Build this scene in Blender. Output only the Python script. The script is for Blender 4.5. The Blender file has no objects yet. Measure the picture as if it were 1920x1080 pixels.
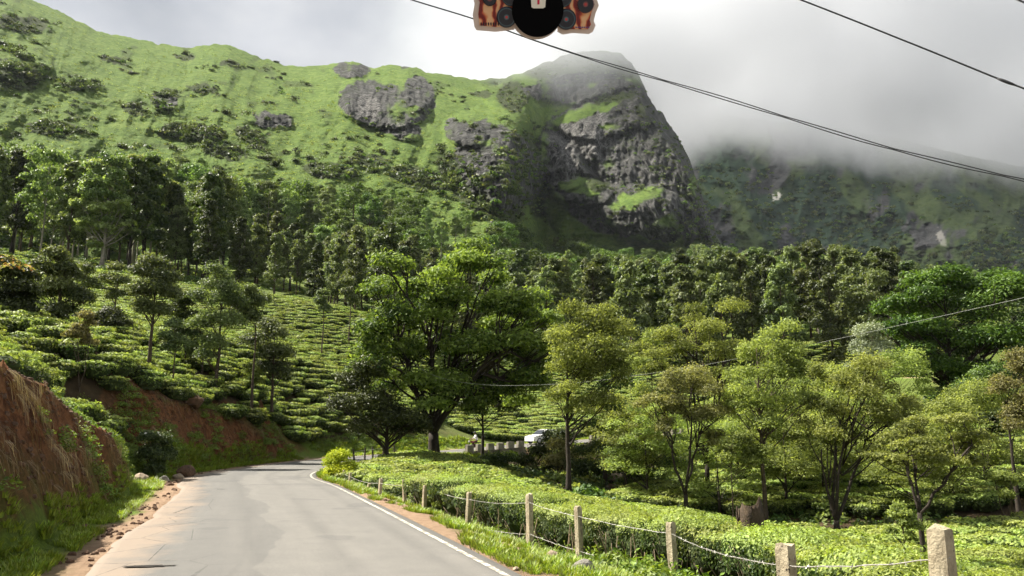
import bpy, math, random
import numpy as np

# ------------------------------------------------------------------ camera, sky, sun, exposure
scene = bpy.context.scene
COL = scene.collection
PITCH = math.atan((815.0 - 540.0) / 1478.0)          # the horizon lies low in the photograph
CAM_Z = 2.1
FPX = 1478.0
cam_data = bpy.data.cameras.new('camera')
cam_data.sensor_width = 36.0
cam_data.lens = 36.0 * FPX / 1920.0
cam_data.clip_start = 0.05
cam_data.clip_end = 9000.0
cam = bpy.data.objects.new('camera', cam_data)
COL.objects.link(cam)
cam.location = (0, 0, CAM_Z)
cam.rotation_euler = (math.pi / 2 + PITCH, 0, 0)
scene.camera = cam

SUN_ELEV = math.radians(51)
SUN_DIR = np.array([-0.96, 0.26])                      # towards the sun, seen from above
SUN_DIR /= np.linalg.norm(SUN_DIR)
S3 = np.array([SUN_DIR[0] * math.cos(SUN_ELEV), SUN_DIR[1] * math.cos(SUN_ELEV), math.sin(SUN_ELEV)])
world = bpy.data.worlds.new('World')
scene.world = world
world.use_nodes = True
wn, wl = world.node_tree.nodes, world.node_tree.links
wn.clear()
w_out = wn.new('ShaderNodeOutputWorld')
w_bg = wn.new('ShaderNodeBackground')
w_bg.inputs['Strength'].default_value = 0.05
w_sky = wn.new('ShaderNodeTexSky')
w_sky.sky_type = 'NISHITA'
w_sky.sun_disc = False
w_sky.sun_elevation = SUN_ELEV
w_sky.sun_rotation = math.atan2(SUN_DIR[0], SUN_DIR[1])
w_sky.altitude = 1500
w_sky.dust_density = 1.5
w_tc = wn.new('ShaderNodeTexCoord')
w_map = wn.new('ShaderNodeMapping')
w_map.inputs['Scale'].default_value = (1.0, 1.0, 1.9)
w_map.inputs['Location'].default_value = (0.35, 0.1, 0.22)
w_n1 = wn.new('ShaderNodeTexNoise')
w_n1.inputs['Scale'].default_value = 2.3
w_n1.inputs['Detail'].default_value = 6
w_n1.inputs['Roughness'].default_value = 0.5
w_r1 = wn.new('ShaderNodeValToRGB')                    # thickness of the cloud sheet
w_r1.color_ramp.elements[0].position = 0.26
w_r1.color_ramp.elements[0].color = (0.78, 0.78, 0.78, 1)
w_r1.color_ramp.elements[1].position = 0.60
w_r1.color_ramp.elements[1].color = (1, 1, 1, 1)
w_n2 = wn.new('ShaderNodeTexNoise')
w_n2.inputs['Scale'].default_value = 3.2
w_n2.inputs['Detail'].default_value = 6
w_r2 = wn.new('ShaderNodeValToRGB')                    # lighter and greyer cloud
w_r2.color_ramp.elements[0].position = 0.36
w_r2.color_ramp.elements[0].color = (3.4, 3.6, 3.95, 1)
w_r2.color_ramp.elements[1].position = 0.60
w_r2.color_ramp.elements[1].color = (5.7, 5.75, 5.9, 1)
w_mix = wn.new('ShaderNodeMixRGB')
wl.new(w_tc.outputs['Generated'], w_map.inputs['Vector'])
wl.new(w_map.outputs['Vector'], w_n1.inputs['Vector'])
wl.new(w_map.outputs['Vector'], w_n2.inputs['Vector'])
wl.new(w_n1.outputs['Fac'], w_r1.inputs['Fac'])
wl.new(w_n2.outputs['Fac'], w_r2.inputs['Fac'])
wl.new(w_r1.outputs['Color'], w_mix.inputs['Fac'])
wl.new(w_sky.outputs['Color'], w_mix.inputs['Color1'])
wl.new(w_r2.outputs['Color'], w_mix.inputs['Color2'])
wl.new(w_mix.outputs['Color'], w_bg.inputs['Color'])
wl.new(w_bg.outputs['Background'], w_out.inputs['Surface'])

sun_data = bpy.data.lights.new('sun', 'SUN')
sun_data.energy = 5.0
sun_data.angle = math.radians(0.53)
sun_data.color = (1.0, 0.94, 0.84)
sun = bpy.data.objects.new('sun', sun_data)
COL.objects.link(sun)
from mathutils import Vector
sun.rotation_euler = Vector((-S3[0], -S3[1], -S3[2])).to_track_quat('-Z', 'Y').to_euler()
sun.location = (-60, 30, 80)

scene.view_settings.view_transform = 'Standard'
scene.view_settings.look = 'None'
scene.view_settings.gamma = 1.0
scene.view_settings.exposure = 1.5
scene.render.engine = 'CYCLES'
scene.cycles.use_denoising = True
scene.cycles.adaptive_threshold = 0.02
scene.cycles.use_light_tree = False
scene.cycles.max_bounces = 8
scene.cycles.diffuse_bounces = 3
scene.cycles.glossy_bounces = 2
scene.cycles.transmission_bounces = 4
scene.cycles.transparent_max_bounces = 8
scene.cycles.volume_bounces = 2
scene.cycles.volume_step_rate = 1.0
scene.cycles.volume_max_steps = 64
scene.cycles.caustics_reflective = False
scene.cycles.caustics_refractive = False

RNG = np.random.default_rng(7)
random.seed(7)
CT, ST = math.cos(PITCH), math.sin(PITCH)


# ------------------------------------------------------------------ helpers
def ray(u, v):
    """Slopes x/y and (z-CAM_Z)/y of the sight line through a pixel of the 1920x1080 frame."""
    a = (np.asarray(u, float) - 960.0) / FPX
    b = (540.0 - np.asarray(v, float)) / FPX
    dy = CT - b * ST
    return a / dy, (ST + b * CT) / dy


def at(u, v, y):
    A, E = ray(u, v)
    return np.array([float(A) * y, y, CAM_Z + float(E) * y])


def to_px(x, y, z):
    dz = np.asarray(z) - CAM_Z
    d = y * CT + dz * ST
    up = -y * ST + dz * CT
    return 960 + FPX * x / d, 540 - FPX * up / d


def sstep(e0, e1, x):
    t = np.clip((x - e0) / (e1 - e0), 0, 1)
    return t * t * (3 - 2 * t)


def _hash(ix, iy, iz, seed):
    h = (ix * 374761393 + iy * 668265263 + iz * 2147483647 + seed * 974634777) & 0xFFFFFFFF
    h = ((h ^ (h >> 13)) * 1274126177) & 0xFFFFFFFF
    h = ((h ^ (h >> 16)) * 2246822519) & 0xFFFFFFFF
    return ((h ^ (h >> 15)) & 0xFFFFFF) / float(0xFFFFFF)


def vnoise(x, y, z=0.0, seed=0):
    x, y, z = np.broadcast_arrays(np.asarray(x, float), np.asarray(y, float), np.asarray(z, float))
    ix, iy, iz = np.floor(x).astype(np.int64), np.floor(y).astype(np.int64), np.floor(z).astype(np.int64)
    fx, fy, fz = x - ix, y - iy, z - iz
    fx, fy, fz = fx * fx * (3 - 2 * fx), fy * fy * (3 - 2 * fy), fz * fz * (3 - 2 * fz)
    r = 0
    for dx in (0, 1):
        for dy in (0, 1):
            for dz in (0, 1):
                w = (fx if dx else 1 - fx) * (fy if dy else 1 - fy) * (fz if dz else 1 - fz)
                r = r + w * _hash(ix + dx, iy + dy, iz + dz, seed)
    return r * 2 - 1


def fbm(x, y, z=0.0, octaves=4, seed=0, gain=0.5, ridged=False):
    s, amp, f, tot = 0, 1.0, 1.0, 0
    for o in range(octaves):
        n = vnoise(x * f, y * f, z * f, seed + o * 17)
        if ridged:
            n = 1 - 2 * np.abs(n)
        s = s + amp * n
        tot += amp
        amp *= gain
        f *= 2.03
    return s / tot


def new_mesh(name, verts, faces, mats=(), smooth=False, attrs=None, mat_idx=None):
    """faces: one array (M,3|4) or a list of such arrays; attrs: {name: per-vertex float array}."""
    verts = np.asarray(verts, np.float32)
    if isinstance(faces, np.ndarray):
        faces = [faces]
    faces = [f for f in faces if len(f)]
    me = bpy.data.meshes.new(name)
    me.vertices.add(len(verts))
    me.vertices.foreach_set('co', verts.ravel())
    li = np.concatenate([f.ravel() for f in faces]).astype(np.int32)
    sz = np.concatenate([np.full(len(f), f.shape[1], np.int32) for f in faces])
    st = np.concatenate([[0], np.cumsum(sz)[:-1]]).astype(np.int32)
    me.loops.add(len(li))
    me.loops.foreach_set('vertex_index', li)
    me.polygons.add(len(sz))
    me.polygons.foreach_set('loop_start', st)
    if mat_idx is not None:
        me.polygons.foreach_set('material_index', np.asarray(mat_idx, np.int32))
    me.polygons.foreach_set('use_smooth', np.full(len(sz), smooth, bool))
    for k, a in (attrs or {}).items():
        at_ = me.attributes.new(k, 'FLOAT', 'POINT')
        at_.data.foreach_set('value', np.asarray(a, np.float32))
    for m in mats:
        me.materials.append(m)
    me.update(calc_edges=True)
    me.validate()
    return me


def link(name, me, parent=None, loc=None, rotz=0.0, scale=None):
    o = bpy.data.objects.new(name, me)
    COL.objects.link(o)
    if parent is not None:
        o.parent = parent
    if loc is not None:
        o.location = tuple(float(c) for c in loc)
    if rotz:
        o.rotation_euler = (0, 0, rotz)
    if scale is not None:
        o.scale = (scale,) * 3 if np.isscalar(scale) else tuple(float(c) for c in scale)
    return o


def tag(o, label=None, cat=None, group=None, kind=None):
    if label:
        o['label'] = label
    if cat:
        o['category'] = cat
    if group:
        o['group'] = group
    if kind:
        o['kind'] = kind
    return o


def thing(name, label, cat, loc=(0, 0, 0), rotz=0.0, group=None, scale=None):
    return tag(link(name, None, None, loc, rotz, scale), label, cat, group)


class MB:
    """Collects simple solids; build() links them as one mesh."""

    def __init__(self):
        self.v, self.f3, self.f4, self.n = [], [], [], 0

    def add(self, verts, quads=(), tris=()):
        verts = np.asarray(verts, float)
        if len(quads):
            self.f4.append(np.asarray(quads, int) + self.n)
        if len(tris):
            self.f3.append(np.asarray(tris, int) + self.n)
        self.v.append(verts)
        self.n += len(verts)
        return self

    def box(self, c, s, rot=None, taper=1.0, jit=0.0, rng=None):
        x, y, z = np.asarray(s, float) / 2
        p = np.array([[-x, -y, -z], [x, -y, -z], [x, y, -z], [-x, y, -z],
                      [-x * taper, -y * taper, z], [x * taper, -y * taper, z], [x * taper, y * taper, z], [-x * taper, y * taper, z]])
        if jit and rng is not None:
            p = p + rng.normal(0, jit, p.shape)
        if rot is not None:
            p = p @ np.asarray(rot).T
        return self.add(p + np.asarray(c), [[0, 3, 2, 1], [4, 5, 6, 7], [0, 1, 5, 4], [1, 2, 6, 5], [2, 3, 7, 6], [3, 0, 4, 7]])

    def tube(self, pts, rad, k=6, cap=True):
        pts = np.asarray(pts, float)
        n = len(pts)
        rad = np.full(n, rad) if np.isscalar(rad) else np.asarray(rad, float)
        tan = np.gradient(pts, axis=0)
        tan /= np.linalg.norm(tan, axis=1)[:, None] + 1e-9
        ref = np.where(np.abs(tan[:, 2:3]) > 0.9, np.array([[1.0, 0, 0]]), np.array([[0, 0, 1.0]]))
        a = np.cross(tan, ref)
        a /= np.linalg.norm(a, axis=1)[:, None] + 1e-9
        b = np.cross(tan, a)
        for i in range(1, n):                       # keep the ring from flipping
            if np.dot(a[i], a[i - 1]) < 0:
                a[i], b[i] = -a[i], -b[i]
        th = np.linspace(0, 2 * np.pi, k, endpoint=False)
        ring = pts[:, None] + rad[:, None, None] * (np.cos(th)[None, :, None] * a[:, None] + np.sin(th)[None, :, None] * b[:, None])
        q = []
        for i in range(n - 1):
            for j in range(k):
                j2 = (j + 1) % k
                q.append([i * k + j, i * k + j2, (i + 1) * k + j2, (i + 1) * k + j])
        v = ring.reshape(-1, 3)
        t = []
        if cap:
            v = np.vstack([v, pts[:1], pts[-1:]])
            t = [[n * k, (j + 1) % k, j] for j in range(k)] + [[n * k + 1, (n - 1) * k + j, (n - 1) * k + (j + 1) % k] for j in range(k)]
        return self.add(v, q, t)

    def lathe(self, c, prof, k=16, axis='z'):
        prof = np.asarray(prof, float)
        th = np.linspace(0, 2 * np.pi, k, endpoint=False)
        v = np.stack([np.outer(prof[:, 0], np.cos(th)), np.outer(prof[:, 0], np.sin(th)), np.repeat(prof[:, 1:2], k, 1)], -1).reshape(-1, 3)
        if axis == 'y':
            v = v[:, [0, 2, 1]]
        if axis == 'x':
            v = v[:, [2, 0, 1]]
        q = [[i * k + j, i * k + (j + 1) % k, (i + 1) * k + (j + 1) % k, (i + 1) * k + j] for i in range(len(prof) - 1) for j in range(k)]
        return self.add(v + np.asarray(c), q)

    def mesh(self, name, mat, smooth=False):
        return new_mesh(name, np.vstack(self.v), [np.vstack(f) for f in (self.f4, self.f3) if f], [mat] if mat else [], smooth)

    def build(self, name, mat, parent=None, smooth=False, loc=None):
        return link(name, self.mesh(name, mat, smooth), parent, loc)


# ------------------------------------------------------------------ materials
class Nodes:
    def __init__(self, name):
        self.m = bpy.data.materials.new(name)
        self.m.use_nodes = True
        self.t = self.m.node_tree
        self.t.nodes.clear()
        self.out = self.t.nodes.new('ShaderNodeOutputMaterial')

    def n(self, kind, **kw):
        nd = self.t.nodes.new('ShaderNode' + kind)
        for k, v in kw.items():
            if k.startswith('_'):
                setattr(nd, k[1:], v)
            else:
                s = nd.inputs[int(k[1:]) if k[0] == 'i' and k[1:].isdigit() else k.replace('_', ' ')]
                if isinstance(v, bpy.types.NodeSocket):
                    self.t.links.new(v, s)
                else:
                    s.default_value = v
        return nd

    def noise(self, scale, detail=4, rough=0.55, vec=None, dist=0.0):
        nd = self.n('TexNoise', Scale=scale, Detail=detail, Roughness=rough, Distortion=dist)
        if vec is not None:
            self.t.links.new(vec, nd.inputs['Vector'])
        return nd.outputs['Fac']

    def ramp(self, fac, stops):
        nd = self.n('ValToRGB', Fac=fac)
        el = nd.color_ramp.elements
        while len(el) < len(stops):
            el.new(0.5)
        for e, (p, c) in zip(el, stops):
            e.position = p
            e.color = (*c, 1) if len(c) == 3 else c
        return nd.outputs['Color']

    def mix(self, fac, a, b, mode='MIX'):
        nd = self.n('MixRGB', _blend_type=mode)
        for s, v in zip(('Fac', 'Color1', 'Color2'), (fac, a, b)):
            if isinstance(v, bpy.types.NodeSocket):
                self.t.links.new(v, nd.inputs[s])
            else:
                nd.inputs[s].default_value = v if s == 'Fac' else (*v, 1)
        return nd.outputs['Color']

    def math(self, op, a, b=0.0, clamp=False):
        nd = self.n('Math', _operation=op, _use_clamp=clamp)
        for i, v in enumerate((a, b)):
            if isinstance(v, bpy.types.NodeSocket):
                self.t.links.new(v, nd.inputs[i])
            else:
                nd.inputs[i].default_value = v
        return nd.outputs[0]

    def attr(self, name):
        return self.n('Attribute', _attribute_name=name).outputs['Fac']

    def pos(self, scale=(1, 1, 1)):
        g = self.n('TexCoord').outputs['Object']
        return self.n('Mapping', Vector=g, Scale=scale).outputs['Vector']

    def bump(self, h, strength=0.5, dist=0.1):
        return self.n('Bump', Height=h, Strength=strength, Distance=dist).outputs['Normal']

    def surface(self, col, rough=0.8, spec=0.3, normal=None, metal=0.0):
        p = self.n('BsdfPrincipled')
        for s, v in (('Base Color', col), ('Roughness', rough), ('Specular IOR Level', spec), ('Metallic', metal)):
            if isinstance(v, bpy.types.NodeSocket):
                self.t.links.new(v, p.inputs[s])
            else:
                p.inputs[s].default_value = (*v, 1) if isinstance(v, tuple) else v
        if normal is not None:
            self.t.links.new(normal, p.inputs['Normal'])
        self.t.links.new(p.outputs['BSDF'], self.out.inputs['Surface'])
        return self.m

    def leaf(self, col, trans=0.4, rough=0.5, spec=0.35):
        p = self.n('BsdfPrincipled', Roughness=rough)
        p.inputs['Specular IOR Level'].default_value = spec
        self.t.links.new(col, p.inputs['Base Color'])
        tr = self.n('BsdfTranslucent')
        self.t.links.new(self.mix(1.0, col, (1.25, 1.25, 0.55), 'MULTIPLY'), tr.inputs['Color'])
        mx = self.n('MixShader', Fac=trans)
        self.t.links.new(p.outputs['BSDF'], mx.inputs[1])
        self.t.links.new(tr.outputs['BSDF'], mx.inputs[2])
        self.t.links.new(mx.outputs['Shader'], self.out.inputs['Surface'])
        return self.m


def simple_mat(name, col, rough=0.8, var=0.25, scale=8.0, bump=0.3, spec=0.3, metal=0.0, bdist=0.02):
    k = Nodes(name)
    n = k.noise(scale, 6, 0.6, k.pos())
    lo = tuple(c * (1 - var) for c in col)
    hi = tuple(min(1, c * (1 + var)) for c in col)
    return k.surface(k.ramp(n, [(0.3, lo), (0.7, hi)]), rough, spec, k.bump(k.noise(scale * 3, 6, 0.65, k.pos()), bump, bdist), metal)


def leaf_mat(name, dark, light, trans=0.35, rough=0.5, objvar=0.35, spec=0.35):
    """Leaf colour varies from leaf to leaf (attribute tint) and from plant to plant."""
    k = Nodes(name)
    c = k.mix(k.attr('tint'), dark, light)
    rnd = k.n('ObjectInfo').outputs['Random']
    h = k.n('HueSaturation', Color=c)
    k.t.links.new(k.math('ADD', k.math('MULTIPLY', rnd, 0.035), 0.4825), h.inputs['Hue'])
    k.t.links.new(k.math('ADD', k.math('MULTIPLY', rnd, 2 * objvar), 1.0 - objvar), h.inputs['Value'])
    return k.leaf(h.outputs['Color'], trans, rough, spec)
# ------------------------------------------------------------------ lie of the land
def catmull(P, n):
    P = np.asarray(P, float)
    P = np.vstack([2 * P[0] - P[1], P, 2 * P[-1] - P[-2]])
    out = []
    for i in range(1, len(P) - 2):
        t = np.linspace(0, 1, n, endpoint=False)[:, None]
        p0, p1, p2, p3 = P[i - 1], P[i], P[i + 1], P[i + 2]
        out.append(0.5 * (2 * p1 + (p2 - p0) * t + (2 * p0 - 5 * p1 + 4 * p2 - p3) * t ** 2 + (3 * p1 - p0 - 3 * p2 + p3) * t ** 3))
    out.append(P[-2:-1])
    return np.vstack(out)


ROAD = catmull([(6.2, -14, 0), (1.0, 0, 0), (-3.1, 12.5, 0), (-6.5, 22.5, 0), (-10.0, 32.5, 0), (-12.7, 39.5, 0), (-14.1, 46, 0), (-14.6, 54, 0.0),
                (-14.2, 62, 0.05), (-12.6, 69.5, 0.15), (-9.3, 76, 0.3), (-3.8, 81.5, 0.6), (3, 87, 1.1), (11, 92.5, 1.6), (20, 97.5, 2.2),
                (32, 103, 3.0), (48, 108, 4.2), (70, 112, 6.0), (95, 115, 8.0)], 24)
ROAD_T = np.gradient(ROAD[:, :2], axis=0)
ROAD_T /= np.linalg.norm(ROAD_T, axis=1)[:, None]
ROAD_N = np.stack([-ROAD_T[:, 1], ROAD_T[:, 0]], 1)     # to the left of travel
HALF = 3.1


def road_dist(x, y):
    """Signed distance from the road's middle (left positive), the road's height there, and the index along it."""
    x, y = np.ravel(x), np.ravel(y)
    d = np.full(len(x), 99.0)
    z = np.zeros(len(x))
    k = np.zeros(len(x), int)
    sel = np.where((y < 140) & (np.abs(x) < 110))[0]
    for s in np.array_split(sel, max(1, len(sel) // 20000)):
        if not len(s):
            continue
        dx = x[s][:, None] - ROAD[None, :, 0]
        dy = y[s][:, None] - ROAD[None, :, 1]
        dd = dx * dx + dy * dy
        i = dd.argmin(1)
        r = np.arange(len(s))
        sg = dx[r, i] * ROAD_N[i, 0] + dy[r, i] * ROAD_N[i, 1]
        d[s] = np.sign(sg) * np.sqrt(dd[r, i])
        z[s] = ROAD[i, 2]
        k[s] = i
    return d, z, k


CTRL = np.array([
    # fence line and the tea field falling to the hollow beside the road
    (3, 5.5, -0.15), (2.6, 7.4, -0.3), (2.8, 14, -0.5), (0.4, 17, -0.4), (-1.1, 21, -0.45), (-3.8, 28, -0.5), (-7.6, 37, -0.5),
    (5, 0, -0.1), (12, 0, -1.0), (20, 4, -2.0), (8, 10, -1.1), (8, 16, -1.5), (14, 20, -2.5), (14, 28, -2.8), (8, 28, -1.7), (3, 28, -1.1), (0, 38, -1.1),
    (5, 38, -1.9), (10, 40, -2.7), (14, 45, -2.7), (22, 30, -2.9), (22, 42, -2.3), (28, 30, -2.4), (30, 45, -1.0), (35, 60, 1.4), (20, 60, -0.6),
    (10, 60, -1.3), (3, 60, -1.2), (-6, 60, 0.0), (-10, 52, 0.0), (0, 75, -1.4), (10, 78, -1.6), (20, 85, 0.0), (35, 85, 3.2), (50, 60, 3.2), (45, 40, 0.5), (60, 30, 1),
    # slopes beyond the road
    (0, 125, 8.5), (-6, 98, 3.2), (12, 110, 5.0), (30, 125, 10), (20, 150, 17), (60, 112, 11.5), (60, 90, 7), (80, 130, 18), (46, 118, 13.5), (42, 75, 3.8),
    (5, 190, 28), (58, 160, 23), (102, 160, 26), (0, 260, 47), (110, 260, 42), (200, 260, 45), (160, 140, 22),
    # tea hill and forest floor above the outer side of the road
    (-27, 130, 21.5), (-19.5, 80, 7.4), (-18.4, 68, 3.2), (-21.6, 42, 6.0), (-18.5, 30, 4.2), (-19, 46, 3.3), (-18.7, 52, 2.6), (-18.2, 58, 1.9), (-17.6, 64, 0.9), (-22.5, 60, 5.0), (-20.2, 66, 4.3),
    (-36, 75, 12), (-51, 100, 18.3), (-97, 150, 36), (-67, 150, 32), (-41.6, 150, 26.5), (-11, 14, 3.9), (-12.4, 20, 3.6), (-14, 26, 2.6), (-15.6, 31.5, 1.2),
    (-17.6, 34.0, 1.3), (-19.0, 36, 2.0), (-18.8, 39.5, 2.2), (-22.5, 37, 4.6), (-20, 20, 5), (-30, 20, 7), (-30, 40, 8), (-25, 8, 5), (-10, 0, 3.2), (-8, -10, 2.6), (-100, 260, 58), (-200, 260, 62), (-45, 260, 52), (-120, 80, 30), (-60, 40, 14)])


def _tps_fit(P):
    n = len(P)
    sc = np.array([1.0, 1.0])
    q = P[:, :2] * sc
    r2 = ((q[:, None] - q[None]) ** 2).sum(-1)
    K = np.where(r2 > 0, 0.5 * r2 * np.log(r2 + 1e-12), 0) + np.eye(n) * 2.0
    B = np.hstack([np.ones((n, 1)), q])
    M = np.block([[K, B], [B.T, np.zeros((3, 3))]])
    return q, np.linalg.solve(M, np.concatenate([P[:, 2], np.zeros(3)]))


_TQ, _TW = _tps_fit(CTRL)


def natural(x, y):
    x, y = np.ravel(x).astype(float), np.ravel(y).astype(float)
    out = np.empty(len(x))
    for s in np.array_split(np.arange(len(x)), max(1, len(x) // 40000)):
        r2 = (x[s][:, None] - _TQ[None, :, 0]) ** 2 + (y[s][:, None] - _TQ[None, :, 1]) ** 2
        out[s] = (0.5 * r2 * np.log(r2 + 1e-12)) @ _TW[:-3] + _TW[-3] + _TW[-2] * x[s] + _TW[-1] * y[s]
    return out


def ground_full(x, y):
    x, y = np.ravel(x).astype(float), np.ravel(y).astype(float)
    nat = natural(x, y) + 0.18 * fbm(x / 6, y / 6, octaves=3, seed=3) + np.clip((y - 60) / 100, 0, 1) * 1.0 * fbm(x / 25, y / 25, octaves=3, seed=5)
    d, rz, k = road_dist(x, y)
    rough = fbm(x / 1.3, y / 1.3, nat / 1.3, octaves=5, seed=11, gain=0.6)
    # outer (left) side: a cut bank
    foot = 4.75 - 0.45 * sstep(33, 44, y) + 0.5 * fbm(x / 5, y / 5, seed=8) + 0.7 * np.exp(-((y - 36.0) / 4.2) ** 2)
    cut = rz - 0.04 + np.clip(d - foot, 0, None) * (2.3 - 1.25 * np.exp(-((y - 36.0) / 4.6) ** 4) - 1.6 * sstep(186, 216, k)) + 0.25 * np.clip(d - HALF - 0.6, 0, 1.4) * 0.3
    z = nat.copy()
    L = d > 0
    cutting = np.minimum(nat, cut)
    fill = sstep(HALF + 0.5, 6.5, d)
    z = np.where(L, np.where(nat > rz, cutting, (rz - 0.04) * (1 - fill) + nat * fill), z)
    bank = np.where(L & (k < 204) & (np.abs(y - 36) > 4.0) & (d > foot - 0.2) & (nat - z > 0.08) & (d < 9), 1.0, 0.0)
    z = z + bank * (rough * 0.6 + 0.3 * np.round(2.5 * fbm(x / 1.8, y / 1.8, nat, octaves=2, seed=15)) / 2.5 + 0.15 * fbm(x / 0.5, y / 0.5, nat / 0.5, octaves=3, seed=14))
    # inner (right) side: verge; past the bend a retaining wall carries the road
    fr = sstep(HALF + 0.15, np.where(k > 270, HALF + 1.3, 5.6), -d)
    z = np.where(~L, (rz - 0.04) * (1 - fr) + nat * fr, z)
    z = z + 0.03 * rough * sstep(HALF, HALF + 0.8, np.abs(d))
    z = np.where(np.abs(d) < HALF + 0.1, rz - 0.09, z)
    return z, d, bank, k


def ground(x, y):
    return ground_full(np.atleast_1d(x), np.atleast_1d(y))[0]


# ---- ground sheet
NA, NY = 560, 400
gA = np.linspace(-1.02, 1.02, NA)
gy = np.concatenate([np.linspace(-6, 3.6, 12, endpoint=False), np.geomspace(3.6, 268, NY - 12)])
GX = gA[None, :] * np.maximum(gy[:, None], 0) + gA[None, :] * 14 * (1 - sstep(0, 30, gy))[:, None]
GY = np.repeat(gy[:, None], NA, 1)
gz, gd, gbank, gk = ground_full(GX, GY)


def grid_faces(nr, nc):
    i = np.arange(nr * nc).reshape(nr, nc)
    return np.stack([i[:-1, :-1], i[:-1, 1:], i[1:, 1:], i[1:, :-1]], -1).reshape(-1, 4)


gx_, gy_ = GX.ravel(), GY.ravel()
n_dirt = fbm(gx_ / 2.2, gy_ / 2.2, octaves=4, seed=21)
ad = np.abs(gd)
a_bank = np.where(gd > 0, sstep(4.6 - 0.5 * sstep(36, 44, gy_), 5.6 - 0.9 * sstep(36, 44, gy_), gd + 0.5 * n_dirt) * gbank, 0)
a_bank = np.maximum(a_bank, np.where((gd > 4.8) & (gd < 7.6) & (gy_ < 70), (0.55 + 0.6 * n_dirt) * (1 - 0.7 * np.exp(-((gy_ - 36) / 4.5) ** 4)), 0)).clip(0, 1)
a_dirt = np.where(gd < 0, sstep(-3.0, -3.3, gd) * sstep(-5.6, -4.3, gd + 0.9 * n_dirt) * sstep(-0.35, 0.15, n_dirt + 0.2 - 0.25 * sstep(22, 34, gy_)),
                  sstep(2.6, 3.3, gd) * (1 - sstep(3.6, 4.2, gd + 0.7 * n_dirt)))
a_grass = np.maximum(np.where(ad < 6.2, sstep(3.2, 3.8, ad + 0.3 * n_dirt), 0), 0.75 * sstep(75, 100, gy_)) * (1 - a_bank)
pathd = np.abs(gx_ - (3.0 + (gy_ - 46) * -0.78) - 1.2 * n_dirt)                # bare earth path down in the hollow
a_path = np.where((gy_ > 22) & (gy_ < 52) & (gd < -8), 1 - sstep(0.8, 2.2, pathd), 0)
a_path = np.maximum(a_path, np.where(gd < -8, 0.5 * sstep(0.15, 0.5, fbm(gx_ / 5, gy_ / 5, seed=33)), 0))

k = Nodes('ground_soil')
p = k.pos()
fine = k.noise(9, 8, 0.7, p)
soil = k.ramp(k.noise(1.2, 8, 0.65, p), [(0.3, (0.035, 0.026, 0.014)), (0.7, (0.095, 0.065, 0.034))])
grass = k.ramp(fine, [(0.25, (0.055, 0.09, 0.016)), (0.75, (0.17, 0.24, 0.035))])
bankc = k.ramp(k.noise(2.6, 12, 0.78, k.pos((1, 1, 1)), 0.9), [(0.30, (0.022, 0.010, 0.005)), (0.46, (0.11, 0.043, 0.017)), (0.58, (0.22, 0.098, 0.040)), (0.72, (0.37, 0.21, 0.105))])
dirt = k.ramp(k.noise(3.5, 9, 0.7, p), [(0.25, (0.22, 0.14, 0.085)), (0.75, (0.42, 0.295, 0.195))])
path = k.ramp(fine, [(0.3, (0.12, 0.075, 0.035)), (0.7, (0.27, 0.18, 0.09))])
c = k.mix(k.attr('grass'), soil, grass)
c = k.mix(k.attr('path'), c, path)
c = k.mix(k.attr('bank'), c, bankc)
c = k.mix(k.attr('dirt'), c, dirt)
M_GROUND = k.surface(c, 0.92, 0.15, k.bump(k.noise(14, 10, 0.75, p), 0.9, 0.12))
g_me = new_mesh('ground', np.stack([gx_, gy_, gz], 1), grid_faces(len(gy), NA), [M_GROUND], True,
                {'bank': a_bank, 'dirt': a_dirt, 'grass': a_grass, 'path': a_path})
tag(link('ground', g_me), kind='structure')

# ---- road sheet with an older, darker inner lane and broken edge
ri = np.arange(0, len(ROAD))
offs = np.array([-3.16, -3.1, -2.6, -1.8, -0.9, 0.0, 0.6, 1.2, 2.0, 2.6, 2.9, 3.05, 3.12])
edge_n = fbm(ri / 9.0, 0 * ri, octaves=4, seed=44)
R = []
for i in ri:
    for j, o in enumerate(offs):
        oo = o + (0.30 * edge_n[i] + 0.05 if o > 2.7 else 0) * (1 if o > 2.7 else 0)
        dz = 0.02 * (1 - (o / 3.1) ** 2)
        if j in (0, len(offs) - 1):
            dz = -0.085
        R.append((ROAD[i, 0] + ROAD_N[i, 0] * oo, ROAD[i, 1] + ROAD_N[i, 1] * oo, ROAD[i, 2] + dz))
R = np.array(R)
lat = np.tile(offs, len(ri))
along = np.repeat(np.concatenate([[0], np.cumsum(np.linalg.norm(np.diff(ROAD[:, :2], axis=0), axis=1))]), len(offs))
k = Nodes('asphalt')
p = k.pos()
cv = k.n('CombineXYZ', X=k.attr('lat'), Y=k.attr('along'), Z=0.0).outputs['Vector']
base = k.ramp(k.noise(1.3, 8, 0.7, p), [(0.3, (0.115, 0.109, 0.097)), (0.7, (0.160, 0.151, 0.132))])
grain = k.noise(70, 3, 0.6, p)
base = k.mix(0.35, base, k.ramp(grain, [(0.3, (0.05, 0.05, 0.048)), (0.7, (0.26, 0.25, 0.23))]))
# seam of the resurfaced strip wanders along the middle
wav = k.noise(0.22, 3, 0.5, k.n('CombineXYZ', X=0.0, Y=k.attr('along'), Z=3.0).outputs['Vector'])
seam = k.math('SUBTRACT', k.attr('lat'), k.math('ADD', k.math('MULTIPLY', wav, 2.2), -0.75))
old = k.math('MULTIPLY', seam, 30.0, True)
base = k.mix(k.math('MULTIPLY', old, 0.42), base, (0.085, 0.084, 0.080))
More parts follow.
